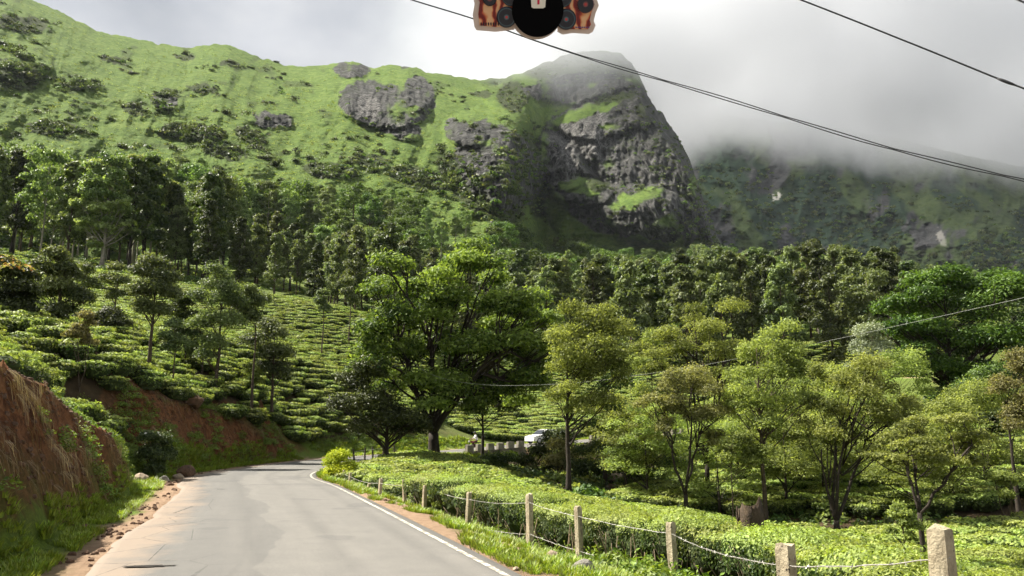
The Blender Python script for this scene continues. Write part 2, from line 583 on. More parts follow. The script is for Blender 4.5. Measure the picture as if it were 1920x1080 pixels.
# wheel tracks, polished darker
trk = k.math('ABSOLUTE', k.math('SUBTRACT', k.math('ABSOLUTE', k.math('SUBTRACT', k.math('ABSOLUTE', k.attr('lat')), 1.5)), 0.75))
trk = k.math('MULTIPLY', k.math('SUBTRACT', 1.0, k.math('MULTIPLY', trk, 3.2), True), k.noise(0.6, 5, 0.65, p))
base = k.mix(k.math('MULTIPLY', trk, 0.55), base, (0.075, 0.073, 0.068))
ptc = k.ramp(k.noise(0.33, 3, 0.4, p), [(0.60, (0, 0, 0)), (0.615, (1, 1, 1))])
base = k.mix(k.math('MULTIPLY', ptc, 0.35), base, (0.075, 0.074, 0.072))
# dusty outer edge and wheel dust
dust = k.math('MULTIPLY', k.math('SUBTRACT', k.math('ADD', k.attr('lat'), k.math('MULTIPLY', k.noise(0.7, 6, 0.65, p), 2.4)), 3.2), 1.3, True)
base = k.mix(k.math('MULTIPLY', dust, 0.6), base, (0.29, 0.215, 0.15))
stretch = k.n('Mapping', Vector=cv, Scale=(1.6, 0.12, 1)).outputs['Vector']
base = k.mix(k.math('MULTIPLY', k.ramp(k.noise(1.0, 5, 0.6, stretch), [(0.45, (0, 0, 0)), (0.75, (1, 1, 1))]), 0.22), base, (0.23, 0.215, 0.19))
crk = k.n('TexVoronoi', _feature='DISTANCE_TO_EDGE', Vector=k.n('Mapping', Vector=p, Scale=(0.75, 0.5, 1)).outputs['Vector'], Scale=1.0).outputs['Distance']
crack = k.math('MULTIPLY', k.math('LESS_THAN', k.math('ADD', crk, k.math('MULTIPLY', k.noise(6, 4, 0.6, p), 0.03)), 0.021),
               k.math('MULTIPLY', k.math('SUBTRACT', k.attr('lat'), 0.9), 0.8, True))
base = k.mix(k.math('MULTIPLY', crack, 0.7), base, (0.03, 0.03, 0.028))
M_ROAD = k.surface(base, 0.78, 0.3, k.bump(k.noise(60, 6, 0.7, p), 0.5, 0.01))
road_me = new_mesh('road', R, grid_faces(len(ri), len(offs))[:, ::-1], [M_ROAD], True, {'lat': lat, 'along': along})
road = tag(link('road', road_me), kind='structure')

# painted edge line, worn; part of the road
k = Nodes('edge_paint')
worn = k.ramp(k.noise(5, 8, 0.75, k.pos()), [(0.46, (0, 0, 0)), (0.58, (1, 1, 1))])
M_PAINT = k.surface(k.mix(worn, (0.20, 0.185, 0.155), (0.58, 0.55, 0.46)), 0.7, 0.3, k.bump(k.noise(60, 5, 0.7, k.pos()), 0.4, 0.01))
ed = []
for i in ri:
    w = 0.02 * edge_n[i]
    for o in (-2.915 + w, -2.81 + w):
        ed.append((ROAD[i, 0] + ROAD_N[i, 0] * o, ROAD[i, 1] + ROAD_N[i, 1] * o, ROAD[i, 2] + 0.02 * (1 - (o / 3.1) ** 2) + 0.0065))
link('edge_line', new_mesh('edge_line', np.array(ed), grid_faces(len(ri), 2)[:, ::-1], [M_PAINT]), road)

# ------------------------------------------------------------------ mountains
RU = [-400, -200, 0, 60, 120, 180, 240, 300, 350, 400, 430, 480, 540, 575, 600, 630, 660, 690, 730, 765, 800, 850, 900, 940, 980, 1020, 1060, 1100, 1140, 1165, 1185,
      1200, 1215, 1240, 1262, 1280, 1295, 1305, 1325, 1340, 1360, 1400]
RV = [-260, -150, -28, 0, 25, 55, 70, 82, 90, 82, 85, 105, 122, 125, 122, 118, 113, 126, 122, 122, 133, 143, 149, 145, 135, 118, 103, 95, 94, 100, 120,
      145, 182, 213, 243, 273, 304, 338, 385, 430, 470, 520]
YU = [-400, 0, 400, 700, 900, 1000, 1100, 1200, 1300, 1400]
YR = [620, 640, 700, 760, 820, 880, 890, 860, 810, 760]


def dome(u, v, cu, cv, ru, rv, ang=0.0, sharp=0.5):
    a = math.radians(ang)
    du, dv = u - cu, v - cv
    p = (du * math.cos(a) + dv * math.sin(a)) / ru
    q = (-du * math.sin(a) + dv * math.cos(a)) / rv
    return np.clip(1 - p * p - q * q, 0, None) ** sharp


def seg_dist(u, v, pts):
    d = np.full(np.shape(u), 1e9)
    for (x0, y0), (x1, y1) in zip(pts[:-1], pts[1:]):
        t = np.clip(((u - x0) * (x1 - x0) + (v - y0) * (y1 - y0)) / ((x1 - x0) ** 2 + (y1 - y0) ** 2), 0, 1)
        d = np.minimum(d, np.hypot(u - x0 - t * (x1 - x0), v - y0 - t * (y1 - y0)))
    return d


def mtn_depth(u, v):
    u, v = np.asarray(u, float), np.asarray(v, float)
    A, E = ray(u, v)
    y0 = 236.0
    A0, _ = ray(u, 520.0)
    shp = u.shape
    z0 = natural(A0 * y0, np.full(u.size, y0)).reshape(shp) - 3.0
    vr = np.interp(u, RU, RV)
    yr = np.interp(u, YU, YR)
    _, Er = ray(u, vr)
    zr = CAM_Z + Er * yr
    m = (zr - z0) / (yr - y0)
    E0 = (z0 - CAM_Z) / y0
    yp = (z0 - CAM_Z - m * y0) / np.minimum(E - m, -1e-3)
    yp = np.clip(yp, y0, yr)
    # concave grass slope
    f = (yp - y0) / (yr - y0)
    t = np.clip((E - E0) / (Er - E0), 0, 1)
    # the rock peak: forest shelf, then a steep face
    cf = np.where(v > 440, 0.62 * sstep(600, 440, v), 0.62 + 0.30 * np.clip((440 - v) / 290, 0, 1))
    cf = cf + (1 - cf) * sstep(40, 0, v - vr)
    cliff_y = y0 + (yr - y0) * np.clip(cf, 0, 1)
    w = sstep(950, 1050, u + 0.12 * (v - 250))
    y = yp * (1 - w) + cliff_y * w
    big = fbm(u / 150, v / 90, octaves=4, seed=61)
    y = y + 16 * big * sstep(0, 40, v - vr) * sstep(560, 460, v)
    y = y + 9 * fbm(u / 60, v / 26, octaves=4, seed=65) * sstep(0, 25, v - vr) * sstep(520, 430, v) * (1 - w)
    off = 0
    jit = 10 * fbm(u / 22, v / 22, octaves=4, seed=71)
    uu, vv = u + jit, v + 0.8 * jit
    off = off - 34 * dome(uu, vv, 715, 196, 92, 46, 8)
    off = off - 14 * dome(uu, vv, 790, 175, 30, 34, 0)
    off = off - 12 * dome(uu, vv, 752, 244, 48, 18, 5)
    off = off - 70 * dome(uu, vv, 925, 300, 110, 82, 48, 0.6)
    off = off - 26 * dome(uu, vv, 868, 245, 45, 30, 20)
    off = off - 24 * dome(uu, vv, 955, 205, 60, 26, 40)
    off = off + 34 * np.exp(-(seg_dist(uu, vv, [(930, 160), (985, 222), (1012, 282), (1022, 340), (1005, 400)]) / 15) ** 2)
    # peak face: ribs and benches
    off = off - 75 * dome(uu, vv, 1165, 320, 165, 175, -8, 0.7)
    off = off - 30 * dome(uu, vv, 1065, 280, 62, 82, 18, 0.6)
    off = off - 34 * dome(uu, vv, 1092, 362, 62, 28, 0)
    off = off - 50 * dome(uu, vv, 1215, 402, 95, 56, 12)
    off = off - 26 * dome(uu, vv, 1170, 215, 120, 36, -14)
    off = off + 26 * np.exp(-(seg_dist(uu, vv, [(1040, 245), (1085, 275), (1125, 330), (1160, 372)]) / 8) ** 2)
    off = off + 20 * np.exp(-(seg_dist(uu, vv, [(1000, 190), (1060, 205), (1130, 190), (1190, 168)]) / 9) ** 2)
    for cu, cv, ru, rv, am in ((310, 190, 36, 20, 9), (355, 244, 72, 18, 10), (512, 225, 48, 16, 8), (30, 115, 70, 40, 20), (660, 135, 40, 16, 8), (150, 160, 50, 12, 7), (345, 160, 60, 12, 6)):
        off = off - am * dome(uu, vv, cu, cv, ru, rv, 4)
    off = off * sstep(-6, 14, v - vr)
    return y + off


def rock_mask(u, v):
    j = 12 * fbm(u / 16, v / 14, octaves=4, seed=81)
    uu, vv = u + j, v + j
    r = np.zeros(np.shape(u))
    for a in ((715, 196, 86, 44, 8), (785, 178, 30, 34, 0), (752, 244, 46, 15, 5), (935, 312, 96, 74, 48), (862, 248, 36, 22, 20), (1165, 300, 145, 150, -8), (1055, 275, 50, 80, 18),
              (1240, 395, 75, 60, 12), (1325, 430, 45, 90, 0), (512, 225, 42, 15, 4), (310, 190, 22, 16, 0), (660, 132, 36, 14, 0), (1085, 165, 110, 24, -3), (765, 126, 14, 6, 0)):
        r = np.maximum(r, sstep(0.06, 0.14, dome(uu, vv, *a, 1.0)))
    n = fbm(u / 30, v / 30, octaves=4, seed=85)
    # grassy benches and scrub break the rock
    for a in ((1110, 200, 95, 14, -20), (1095, 350, 55, 18, 0), (1195, 372, 60, 16, -20), (1060, 225, 40, 10, -25), (900, 205, 60, 14, 30), (770, 205, 20, 10, 0), (1030, 395, 40, 40, 0)):
        r = r * (1 - sstep(0, 0.4, dome(uu, vv, *a, 1.0)))
    return np.clip(r * sstep(-0.55, -0.1, n + 0.1), 0, 1)


def lit_rock_mask(u, v):  # where the cliff catches the sun, painted as a paler colour
    j = 8 * fbm(u / 10, v / 10, octaves=4, seed=91)
    r = np.zeros(np.shape(u))
    for a in ((1050, 285, 34, 74, 14), (1085, 225, 60, 40, -30), (1115, 260, 34, 52, 15), (1075, 330, 24, 40, 0), (690, 200, 30, 26, 10), (745, 236, 22, 10, 0), (1040, 330, 14, 24, 0), (1000, 185, 12, 12, 0), (630, 205, 16, 12, 0)):
        r = np.maximum(r, sstep(0, 0.5, dome(u + j, v + j, *a, 1.0)))
    return r


def scrub_mask(u, v):
    n = fbm(u / 34, v / 13, octaves=5, seed=101)
    s = sstep(0.30, 0.52, n) * 0.55
    j = 10 * fbm(u / 12, v / 10, octaves=3, seed=104)
    for a in ((25, 140, 60, 30, 8), (40, 45, 60, 18, 10), (140, 163, 40, 8, 0), (310, 185, 34, 20, 0), (250, 205, 26, 12, 20), (360, 248, 70, 14, 4), (100, 240, 60, 12, 0), (345, 105, 22, 7, 0),
              (210, 112, 24, 8, 0), (430, 120, 26, 8, 10), (380, 165, 34, 10, 8), (470, 255, 30, 16, 20), (620, 320, 60, 16, 6), (790, 335, 70, 22, 12), (960, 180, 30, 36, -40), (1000, 330, 26, 90, -8),
              (900, 350, 110, 50, 40), (1230, 250, 60, 120, -20), (1150, 345, 60, 20, 0), (420, 285, 50, 14, 10), (1090, 125, 130, 34, 0), (900, 175, 24, 8, 0), (690, 300, 40, 12, 0), (1160, 180, 60, 10, -14)):
        s = np.maximum(s, sstep(0, 0.35, dome(u + j, v + j, *a, 1.0)))
    return np.clip(s, 0, 1)


U1 = np.linspace(-360, 1398, 690)
T1 = np.linspace(0, 1, 330)
vr1 = np.interp(U1, RU, RV) + (2.2 + 5.0 * sstep(1170, 1200, U1)) * fbm(U1 / 9, 0 * U1, octaves=4, seed=111) + 3.0 * np.maximum(0, vnoise(U1 / 14, 0 * U1, 0, 113))
VV = 600 + (vr1[None, :] - 600) * T1[:, None]
UU = np.repeat(U1[None, :], len(T1), 0)
YY = mtn_depth(UU, VV)
RK, SC, PL = rock_mask(UU, VV), scrub_mask(UU, VV), lit_rock_mask(UU, VV)
far_k = sstep(560, 480, VV) * sstep(-2, 10, VV - vr1[None, :])
YY = YY - RK * far_k * (10.0 * fbm(UU / 12, VV / 24, octaves=5, seed=121, ridged=True, gain=0.6) + 5.0 * fbm(UU / 4.5, VV / 10, octaves=3, seed=122)) \
     - SC * (1 - RK) * far_k * (3.4 * (0.5 + 0.5 * fbm(UU / 5.5, VV / 4, octaves=3, seed=125))) \
     - far_k * 1.6 * fbm(UU / 8, VV / 3.5, octaves=4, seed=127) \
     - (1 - RK) * far_k * sstep(0, 40, VV - vr1[None, :]) * 7.0 * fbm((UU + 0.35 * VV) / 42, VV / 150, octaves=3, seed=128, ridged=True)
AA, EE = ray(UU, VV)
P1 = np.stack([AA * YY, YY, CAM_Z + EE * YY], -1)
# the far side of the ridge falls away
back = []
for kk in range(1, 9):
    q = P1[-1].copy()
    q[:, 0] *= 1 + 0.03 * kk
    q[:, 1] *= 1 + 0.03 * kk
    q[:, 2] -= 2.2 * kk ** 1.7
    back.append(q)
P1 = np.concatenate([P1, np.array(back)], 0)


def ext(a):
    return np.concatenate([a, np.repeat(a[-1:], 8, 0)], 0).ravel()


k = Nodes('mountain_slope')
p = k.pos()
g1 = k.ramp(k.noise(0.045, 9, 0.68, p), [(0.30, (0.058, 0.105, 0.022)), (0.5, (0.115, 0.185, 0.038)), (0.70, (0.19, 0.255, 0.062))])
g1 = k.mix(0.5, g1, k.ramp(k.noise(0.22, 8, 0.75, p), [(0.36, (0.036, 0.068, 0.018)), (0.5, (0.115, 0.18, 0.036)), (0.64, (0.22, 0.28, 0.07))]))
sc = k.ramp(k.noise(0.25, 7, 0.7, p), [(0.3, (0.022, 0.034, 0.013)), (0.7, (0.075, 0.095, 0.032))])
rstr = k.pos((1, 1, 0.16))
rk = k.ramp(k.noise(0.14, 12, 0.74, rstr, 0.8), [(0.32, (0.020, 0.021, 0.022)), (0.45, (0.060, 0.060, 0.058)), (0.55, (0.115, 0.113, 0.107)), (0.68, (0.23, 0.225, 0.215))])
rveg = k.ramp(k.noise(0.09, 10, 0.72, p), [(0.52, (0, 0, 0)), (0.62, (1, 1, 1))])
rk = k.mix(k.math('MULTIPLY', rveg, 0.8), rk, (0.04, 0.055, 0.02))
pale = k.ramp(k.noise(0.33, 10, 0.72, k.pos((1, 1, 0.4)), 0.5), [(0.42, (0.03, 0.03, 0.028)), (0.5, (0.16, 0.155, 0.145)), (0.66, (0.34, 0.33, 0.31))])  # lighter tone of sunlit rock, put into the colour
rk = k.mix(k.attr('pale'), rk, pale)
wv = k.n('VectorMath', _operation='ADD', i0=k.pos((1, 1, 0.55)), i1=k.n('VectorMath', _operation='SCALE', i0=k.n('TexNoise', Vector=p, Scale=0.05, Detail=5.0).outputs['Color'], Scale=26.0).outputs[0]).outputs[0]
vor = k.n('TexVoronoi', _feature='DISTANCE_TO_EDGE', Vector=wv, Scale=0.055).outputs['Distance']
vor2 = k.n('TexVoronoi', _feature='DISTANCE_TO_EDGE', Vector=wv, Scale=0.16).outputs['Distance']
cracks = k.math('MAXIMUM', k.math('SUBTRACT', 1.0, k.math('MULTIPLY', vor, 14.0), True), k.math('MULTIPLY', k.math('SUBTRACT', 1.0, k.math('MULTIPLY', vor2, 9.0), True), 0.6))
rk = k.mix(k.math('MULTIPLY', cracks, 0.55), rk, (0.014, 0.015, 0.012))
c = k.mix(k.attr('scrub'), g1, sc)
c = k.mix(k.attr('rock'), c, rk)
M_MTN = k.surface(c, 0.95, 0.1, k.bump(k.math('SUBTRACT', k.noise(0.4, 10, 0.78, k.pos((1, 1, 0.6))), k.math('MULTIPLY', k.math('MULTIPLY', cracks, 0.35), k.attr('rock'))), 0.95, 3.0))
tag(link('mountain', new_mesh('mountain', P1.reshape(-1, 3), grid_faces(P1.shape[0], P1.shape[1]), [M_MTN], True,
                              {'rock': ext(RK), 'scrub': ext(SC), 'pale': ext(PL)})), kind='structure')


def mtn_point(u, v):
    y = float(mtn_depth(np.array([[u]]), np.array([[v]]))[0, 0])
    return at(u, v, y)


# ---- the range behind, half lost in cloud
FU = [1050, 1180, 1260, 1330, 1420, 1500, 1600, 1700, 1800, 1900, 2050, 2300]
FV = [110, 190, 215, 205, 225, 230, 245, 262, 290, 310, 330, 360]
U2 = np.linspace(1060, 2290, 420)
T2 = np.linspace(0, 1, 240)
vr2 = np.interp(U2, FU, FV) + 4 * fbm(U2 / 30, 0 * U2, octaves=4, seed=131)
V2 = 600 + (vr2[None] - 600) * T2[:, None]
UU2 = np.repeat(U2[None], len(T2), 0)
ybase = 760 + 120 * fbm(U2 / 260, 0 * U2, octaves=2, seed=133) - 170 * sstep(1500, 2100, U2)
ytop = 1480 - 250 * sstep(1500, 2200, U2)
fr2 = T2[:, None] ** 1.15
Y2 = ybase[None] + (ytop - ybase)[None] * fr2
n0 = fbm(UU2 / 90, V2 / 90, octaves=3, seed=140)
dg = UU2 + 0.2 * (V2 - 400)          # spurs run down from left to right
dg2 = UU2 - 0.55 * (V2 - 400)
Y2 = Y2 - 75 * fbm(dg2 / 150, V2 / 300, octaves=3, seed=141, ridged=True) - 42 * fbm(UU2 / 48 + 0.4 * n0, V2 / 60, octaves=5, seed=143, ridged=True, gain=0.55) - 9 * fbm(UU2 / 9, V2 / 8, octaves=4, seed=145)
Y2 = Y2 - 50 * dome(UU2, V2, 1720, 420, 170, 60, 30, 0.6) - 60 * dome(UU2, V2, 1840, 450, 120, 70, 35, 0.6)
A2, E2 = ray(UU2, V2)
P2 = np.stack([A2 * Y2, Y2, CAM_Z + E2 * Y2], -1)
back = []
for kk in range(1, 5):
    q = P2[-1].copy()
    q[:, :2] *= 1 + 0.04 * kk
    q[:, 2] -= 8 * kk ** 1.6
    back.append(q)
P2 = np.concatenate([P2, np.array(back)], 0)
n2 = fbm(dg2 / 60, V2 / 60, octaves=4, seed=151)
lawn = sstep(0.02, 0.25, n2 - 0.12 + 0.35 * sstep(1560, 1720, UU2))
rock2 = sstep(0.12, 0.3, fbm(dg / 40, V2 / 55, octaves=4, seed=153) - 0.12 * sstep(1500, 1700, UU2) + 0.25 * dome(UU2, V2, 1740, 440, 110, 40, 30, 1.0))
nw = fbm(UU2 / 5, V2 / 5, octaves=3, seed=157)
white2 = np.maximum.reduce([sstep(0.25, 0.6, dome(UU2 + 9 * nw, V2 + 7 * nw, 1456, 369, 17, 5, -25, 1.0) + 0.25 * nw), sstep(0.3, 0.7, dome(UU2 + 9 * nw, V2 + 9 * nw, 1765, 445, 9, 26, -25, 1.0) + 0.5 * nw) * 0.45])


def ext2(a):
    return np.concatenate([a, np.repeat(a[-1:], 4, 0)], 0).ravel()


k = Nodes('far_slope')
p = k.pos()
f1 = k.ramp(k.noise(0.05, 9, 0.7, p), [(0.3, (0.012, 0.030, 0.020)), (0.7, (0.040, 0.068, 0.036))])  # bluish cast of distance haze put into the slope colour
f2 = k.ramp(k.noise(0.06, 8, 0.65, p), [(0.3, (0.038, 0.064, 0.024)), (0.7, (0.085, 0.115, 0.040))])
f3 = k.ramp(k.noise(0.10, 11, 0.72, k.pos((1, 1, 0.3)), 0.6), [(0.3, (0.03, 0.032, 0.035)), (0.6, (0.085, 0.085, 0.085)), (0.8, (0.17, 0.165, 0.155))])
c = k.mix(k.attr('lawn'), f1, f2)
c = k.mix(k.attr('rock'), c, f3)
c = k.mix(k.attr('pale'), c, (0.52, 0.50, 0.45))
M_FAR = k.surface(c, 0.95, 0.1, k.bump(k.noise(0.25, 10, 0.75, p), 0.8, 3.0))
tag(link('hills', new_mesh('hills', P2.reshape(-1, 3), grid_faces(P2.shape[0], P2.shape[1]), [M_FAR], True,
                           {'lawn': ext2(lawn), 'rock': ext2(rock2), 'pale': ext2(white2)})), kind='structure')
# ------------------------------------------------------------------ plants: builders
def leaf_quads(c, n, L, rng, aspect=0.5, fold=0.18, droop=0.0):
    """Pointed leaves centred at c, facing n, of length L; two halves folded along the midrib."""
    N = len(c)
    L = np.broadcast_to(np.asarray(L, float), (N,))
    n = n / (np.linalg.norm(n, axis=1)[:, None] + 1e-9)
    t = np.cross(n, rng.normal(size=(N, 3)))
    t /= np.linalg.norm(t, axis=1)[:, None] + 1e-9
    if droop:
        t = t + np.array([0, 0, -droop])
        t /= np.linalg.norm(t, axis=1)[:, None] + 1e-9
    s = np.cross(n, t)
    h, w = (L / 2)[:, None], (L * aspect / 2)[:, None]
    v = np.stack([c - t * h, c + s * w + n * w * fold, c + t * h, c - s * w + n * w * fold], 1)
    return v.reshape(-1, 3), np.arange(4 * N).reshape(N, 4)


def clump_leaves(cent, rad, count, L, rng, flat=0.7, up=0.5, rand=0.6, shell=0.45, aspect=0.5, droop=0.0):
    d = rng.normal(size=(count, 3))
    d /= np.linalg.norm(d, axis=1)[:, None]
    d[:, 2] = np.where(d[:, 2] < -0.35, -d[:, 2] * 0.6, d[:, 2])
    rr = rad * (shell + (1 - shell) * rng.random(count) ** 0.6) * (1 + 0.18 * rng.normal(size=count))
    p = cent + d * rr[:, None] * np.array([1, 1, flat])
    n = d * 0.6 + np.array([0, 0, up]) + rng.normal(size=(count, 3)) * rand
    v, f = leaf_quads(p, n, L * (0.7 + 0.6 * rng.random(count)), rng, aspect, droop=droop)
    tint = np.clip(0.45 + 0.25 * rng.normal(size=count) + 0.15 * rng.normal(), 0, 1)
    return v, f, np.repeat(tint, 4)


def merge_leaves(parts):
    vs, fs, ts, n = [], [], [], 0
    for v, f, t in parts:
        vs.append(v)
        fs.append(f + n)
        ts.append(t)
        n += len(v)
    return np.vstack(vs), np.vstack(fs), np.concatenate(ts)


def crown_mesh(name, clumps, per, L, mat, rng, **kw):
    parts = []
    for c in clumps:
        r = c[3]
        parts.append(clump_leaves(np.array(c[:3]), r, max(12, int(per * (c[4] if len(c) > 4 else 1.0))), L, rng, **kw))
    v, f, t = merge_leaves(parts)
    return new_mesh(name, v, f, [mat], False, {'tint': t})


def limb(mb, p0, p1, r0, r1, rng, n=6, sag=0.12, k=6):
    p0, p1 = np.asarray(p0, float), np.asarray(p1, float)
    t = np.linspace(0, 1, n)[:, None]
    ln = np.linalg.norm(p1 - p0)
    mid = (p0 + p1) / 2 + rng.normal(size=3) * ln * 0.06 + np.array([0, 0, -sag * ln * 0.5])
    pts = (1 - t) ** 2 * p0 + 2 * t * (1 - t) * mid + t ** 2 * p1
    pts[1:-1] += rng.normal(size=(n - 2, 3)) * ln * 0.012
    mb.tube(pts, r0 + (r1 - r0) * np.linspace(0, 1, n), k)


def skeleton(name, top, rbase, clumps, mat, rng, fork=None, twigs=True, k=8, lean=0.03):
    """Trunk to height top with limbs that reach the clumps; fork: heights where the trunk splits into stems."""
    mb = MB()
    n = 9
    t = np.linspace(0, 1, n)
    wob = np.cumsum(rng.normal(size=(n, 2)) * lean * top / n, 0)
    pts = np.stack([wob[:, 0] - wob[0, 0], wob[:, 1] - wob[0, 1], t * top], 1)
    pts[0, 2] = -0.35
    rad = rbase * (1 - 0.86 * t ** 0.9) * (1 + 0.5 * np.exp(-t * top / (1.2 * rbase + 0.05)))
    if not fork:
        mb.tube(pts, rad, k)
    else:
        cut = fork[0] / top
        tt = np.linspace(0, cut, 5)
        base = np.stack([np.interp(tt, t, pts[:, 0]), np.interp(tt, t, pts[:, 1]), np.where(tt == 0, -0.35, tt * top)], 1)
        mb.tube(base, rbase * (1 + 0.35 * np.exp(-tt * top / (rbase * 2 + .05))) * np.linspace(1, 0.85, 5), k)
        hub = base[-1]
        pts = np.vstack([base, hub])
        for e in fork[1]:
            e = np.asarray(e, float)
            limb(mb, hub - np.array([0, 0, 0.05]), e, rbase * 0.62, rbase * 0.2, rng, 8, -0.1, 7)
        stems = [np.linspace(hub, np.asarray(e, float), 8) for e in fork[1]]
    for c in clumps:
        c3 = np.array(c[:3])
        if fork:
            s = min(stems, key=lambda q: np.linalg.norm(q[-1] - c3))
            j = rng.integers(3, 8)
            b = s[j]
            r0 = rbase * 0.28
        else:
            hz = np.clip(c3[2] - (0.35 + 0.5 * rng.random()) * np.hypot(c3[0], c3[1]) - 0.1 * top, 0.22 * top, 0.95 * top)
            b = np.array([np.interp(hz / top, t, pts[:, 0]), np.interp(hz / top, t, pts[:, 1]), hz])
            r0 = max(0.015, 0.42 * rbase * (1 - 0.8 * hz / top))
        limb(mb, b, c3, r0, r0 * 0.25, rng, 6, 0.1 * rng.random(), 5)
        if twigs:
            for _ in range(3):
                e = c3 + rng.normal(size=3) * c[3] * np.array([0.6, 0.6, 0.4])
                limb(mb, b + (c3 - b) * 0.7, e, r0 * 0.35, r0 * 0.1, rng, 4, 0, 4)
    return mb.mesh(name, mat, True)


M_BARK = simple_mat('bark_brown', (0.075, 0.055, 0.038), 0.9, 0.45, 6.0, 0.8)
M_BARK_PALE = simple_mat('bark_pale', (0.27, 0.24, 0.19), 0.85, 0.35, 3.0, 0.5)
M_BARK_DARK = simple_mat('bark_dark', (0.035, 0.027, 0.02), 0.9, 0.4, 6.0, 0.8)
LM = {
    'oak': leaf_mat('leaf_silver_oak', (0.036, 0.056, 0.020), (0.26, 0.31, 0.12), 0.38),
    'euc': leaf_mat('leaf_eucalyptus', (0.052, 0.092, 0.030), (0.31, 0.40, 0.14), 0.4),
    'broad': leaf_mat('leaf_broad', (0.028, 0.060, 0.014), (0.19, 0.28, 0.06), 0.38),
    'dark': leaf_mat('leaf_dark', (0.018, 0.034, 0.010), (0.13, 0.17, 0.045), 0.3),
    'feather': leaf_mat('leaf_feather', (0.032, 0.065, 0.014), (0.31, 0.39, 0.085), 0.45, objvar=0.05, spec=0.2),
    'olive': leaf_mat('leaf_olive', (0.080, 0.110, 0.028), (0.40, 0.46, 0.15), 0.5, objvar=0.16, spec=0.15),
    'dry': leaf_mat('leaf_dry_olive', (0.095, 0.095, 0.035), (0.38, 0.36, 0.17), 0.48, objvar=0.12, spec=0.15),
    'silver': leaf_mat('leaf_silvery', (0.102, 0.123, 0.065), (0.435, 0.464, 0.319), 0.3, objvar=0.1),
    'glossy': leaf_mat('leaf_glossy', (0.018, 0.045, 0.008), (0.16, 0.24, 0.035), 0.35, 0.45, 0.05, 0.25),
    'yellow': leaf_mat('leaf_golden', (0.20, 0.26, 0.02), (0.60, 0.60, 0.05), 0.35, objvar=0.05, spec=0.15),
    'tea': leaf_mat('leaf_tea', (0.022, 0.046, 0.010), (0.40, 0.48, 0.125), 0.38, 0.5, 0.14, 0.25),
    'euc_sunlit': leaf_mat('leaf_eucalyptus_sunlit', (0.11, 0.16, 0.055), (0.42, 0.48, 0.20), 0.42, objvar=0.05, spec=0.15),  # lighter copy of the eucalyptus leaf colour, for crowns in the sun
    'white': leaf_mat('petal_white', (0.8, 0.78, 0.74), (0.8, 0.78, 0.74), 0.2, objvar=0.02),
    'flower': leaf_mat('petal_mixed', (0.609, 0.580, 0.145), (0.609, 0.145, 0.043), 0.3, objvar=0.02),
}


def envelope(kind, h, n, rng):
    """Clump centres (x, y, z, r) of a whole crown of one habit."""
    out = []
    for i in range(n):
        a = rng.random() * 2 * math.pi
        if kind == 'oak':
            t = 0.24 + 0.74 * rng.random()
            R = 0.205 * h * (1.05 - t) ** 0.55 * min(1, (t - 0.12) * 4) * 1.05
            r = h * 0.075 * (0.7 + 0.6 * rng.random()) * (1.15 - 0.5 * t)
        elif kind == 'euc':
            t = 0.40 + 0.58 * rng.random() ** 0.8
            R = 0.22 * h * math.sqrt(max(0.04, 1 - ((t - 0.68) / 0.36) ** 2))
            r = h * 0.08 * (0.7 + 0.6 * rng.random())
        else:
            t = 0.30 + 0.66 * rng.random()
            R = 0.36 * h * math.sqrt(max(0.05, 1 - ((t - 0.55) / 0.46) ** 2))
            r = h * 0.11 * (0.7 + 0.6 * rng.random())
        q = R * math.sqrt(0.2 + 0.8 * rng.random())
        out.append((q * math.cos(a), q * math.sin(a), t * h, r))
    return out


PROTO = {}
for kind, hh, nv, ncl, per, L, lm, bark, rb in (('oak', 17, 5, 46, 190, 0.54, 'oak', M_BARK, 0.24), ('euc', 26, 4, 48, 200, 0.74, 'euc', M_BARK_PALE, 0.34),
                                               ('broad', 14, 4, 44, 200, 0.52, 'broad', M_BARK, 0.3), ('dark', 15, 3, 46, 190, 0.52, 'dark', M_BARK_DARK, 0.3), ('valley', 9, 3, 40, 330, 0.20, 'olive', M_BARK_DARK, 0.15)):
    PROTO[kind] = []
    for q in range(nv):
        rg = np.random.default_rng(1000 + 31 * q + len(kind))
        cl = envelope({'dark': 'oak', 'valley': 'broad'}.get(kind, kind), hh, ncl, rg)
        top = hh * (0.93 if kind not in ('broad', 'valley') else 0.7)
        PROTO[kind].append((hh, skeleton('trunk', top, rb, cl[::3], bark, rg, twigs=False, k=6),
                            crown_mesh('crown', cl, per, L, LM[lm], rg, flat=0.62 if kind == 'euc' else 0.8, up=0.7)))


def plant_proto(kind, name, label, cat, group, x, y, z, h, rng):
    hh, tr, cr = PROTO[kind][rng.integers(len(PROTO[kind]))]
    s = h / hh
    w = s * ((0.68 if kind in ('oak', 'euc', 'dark') else 0.85) + 0.32 * rng.random())
    t = thing(name, label, cat, (x, y, z - 0.2), rng.random() * 6.28, group, (w, w, s))
    link('trunk', tr, t)
    link('crown', cr, t)
    return t


def px_z(u, y, iters=3):
    """Where the sight line's column u meets the land at depth y."""
    v = 700.0
    for _ in range(iters):
        A, _e = ray(u, v)
        x = float(A) * y
        z = land(x, y, u)
        _u, v = to_px(x, y, z)
    return x, z, v


def land(x, y, u):
    g = float(ground(x, y)[0]) if y < 266 else -1e9
    if y < 236:
        return g
    j = int(np.clip(np.searchsorted(U1, u), 0, len(U1) - 1))
    yy = YY[:, j]
    kx = int(np.argmax(yy >= y))
    v = VV[kx, j]
    return max(g, CAM_Z + float(ray(u, v)[1]) * y)


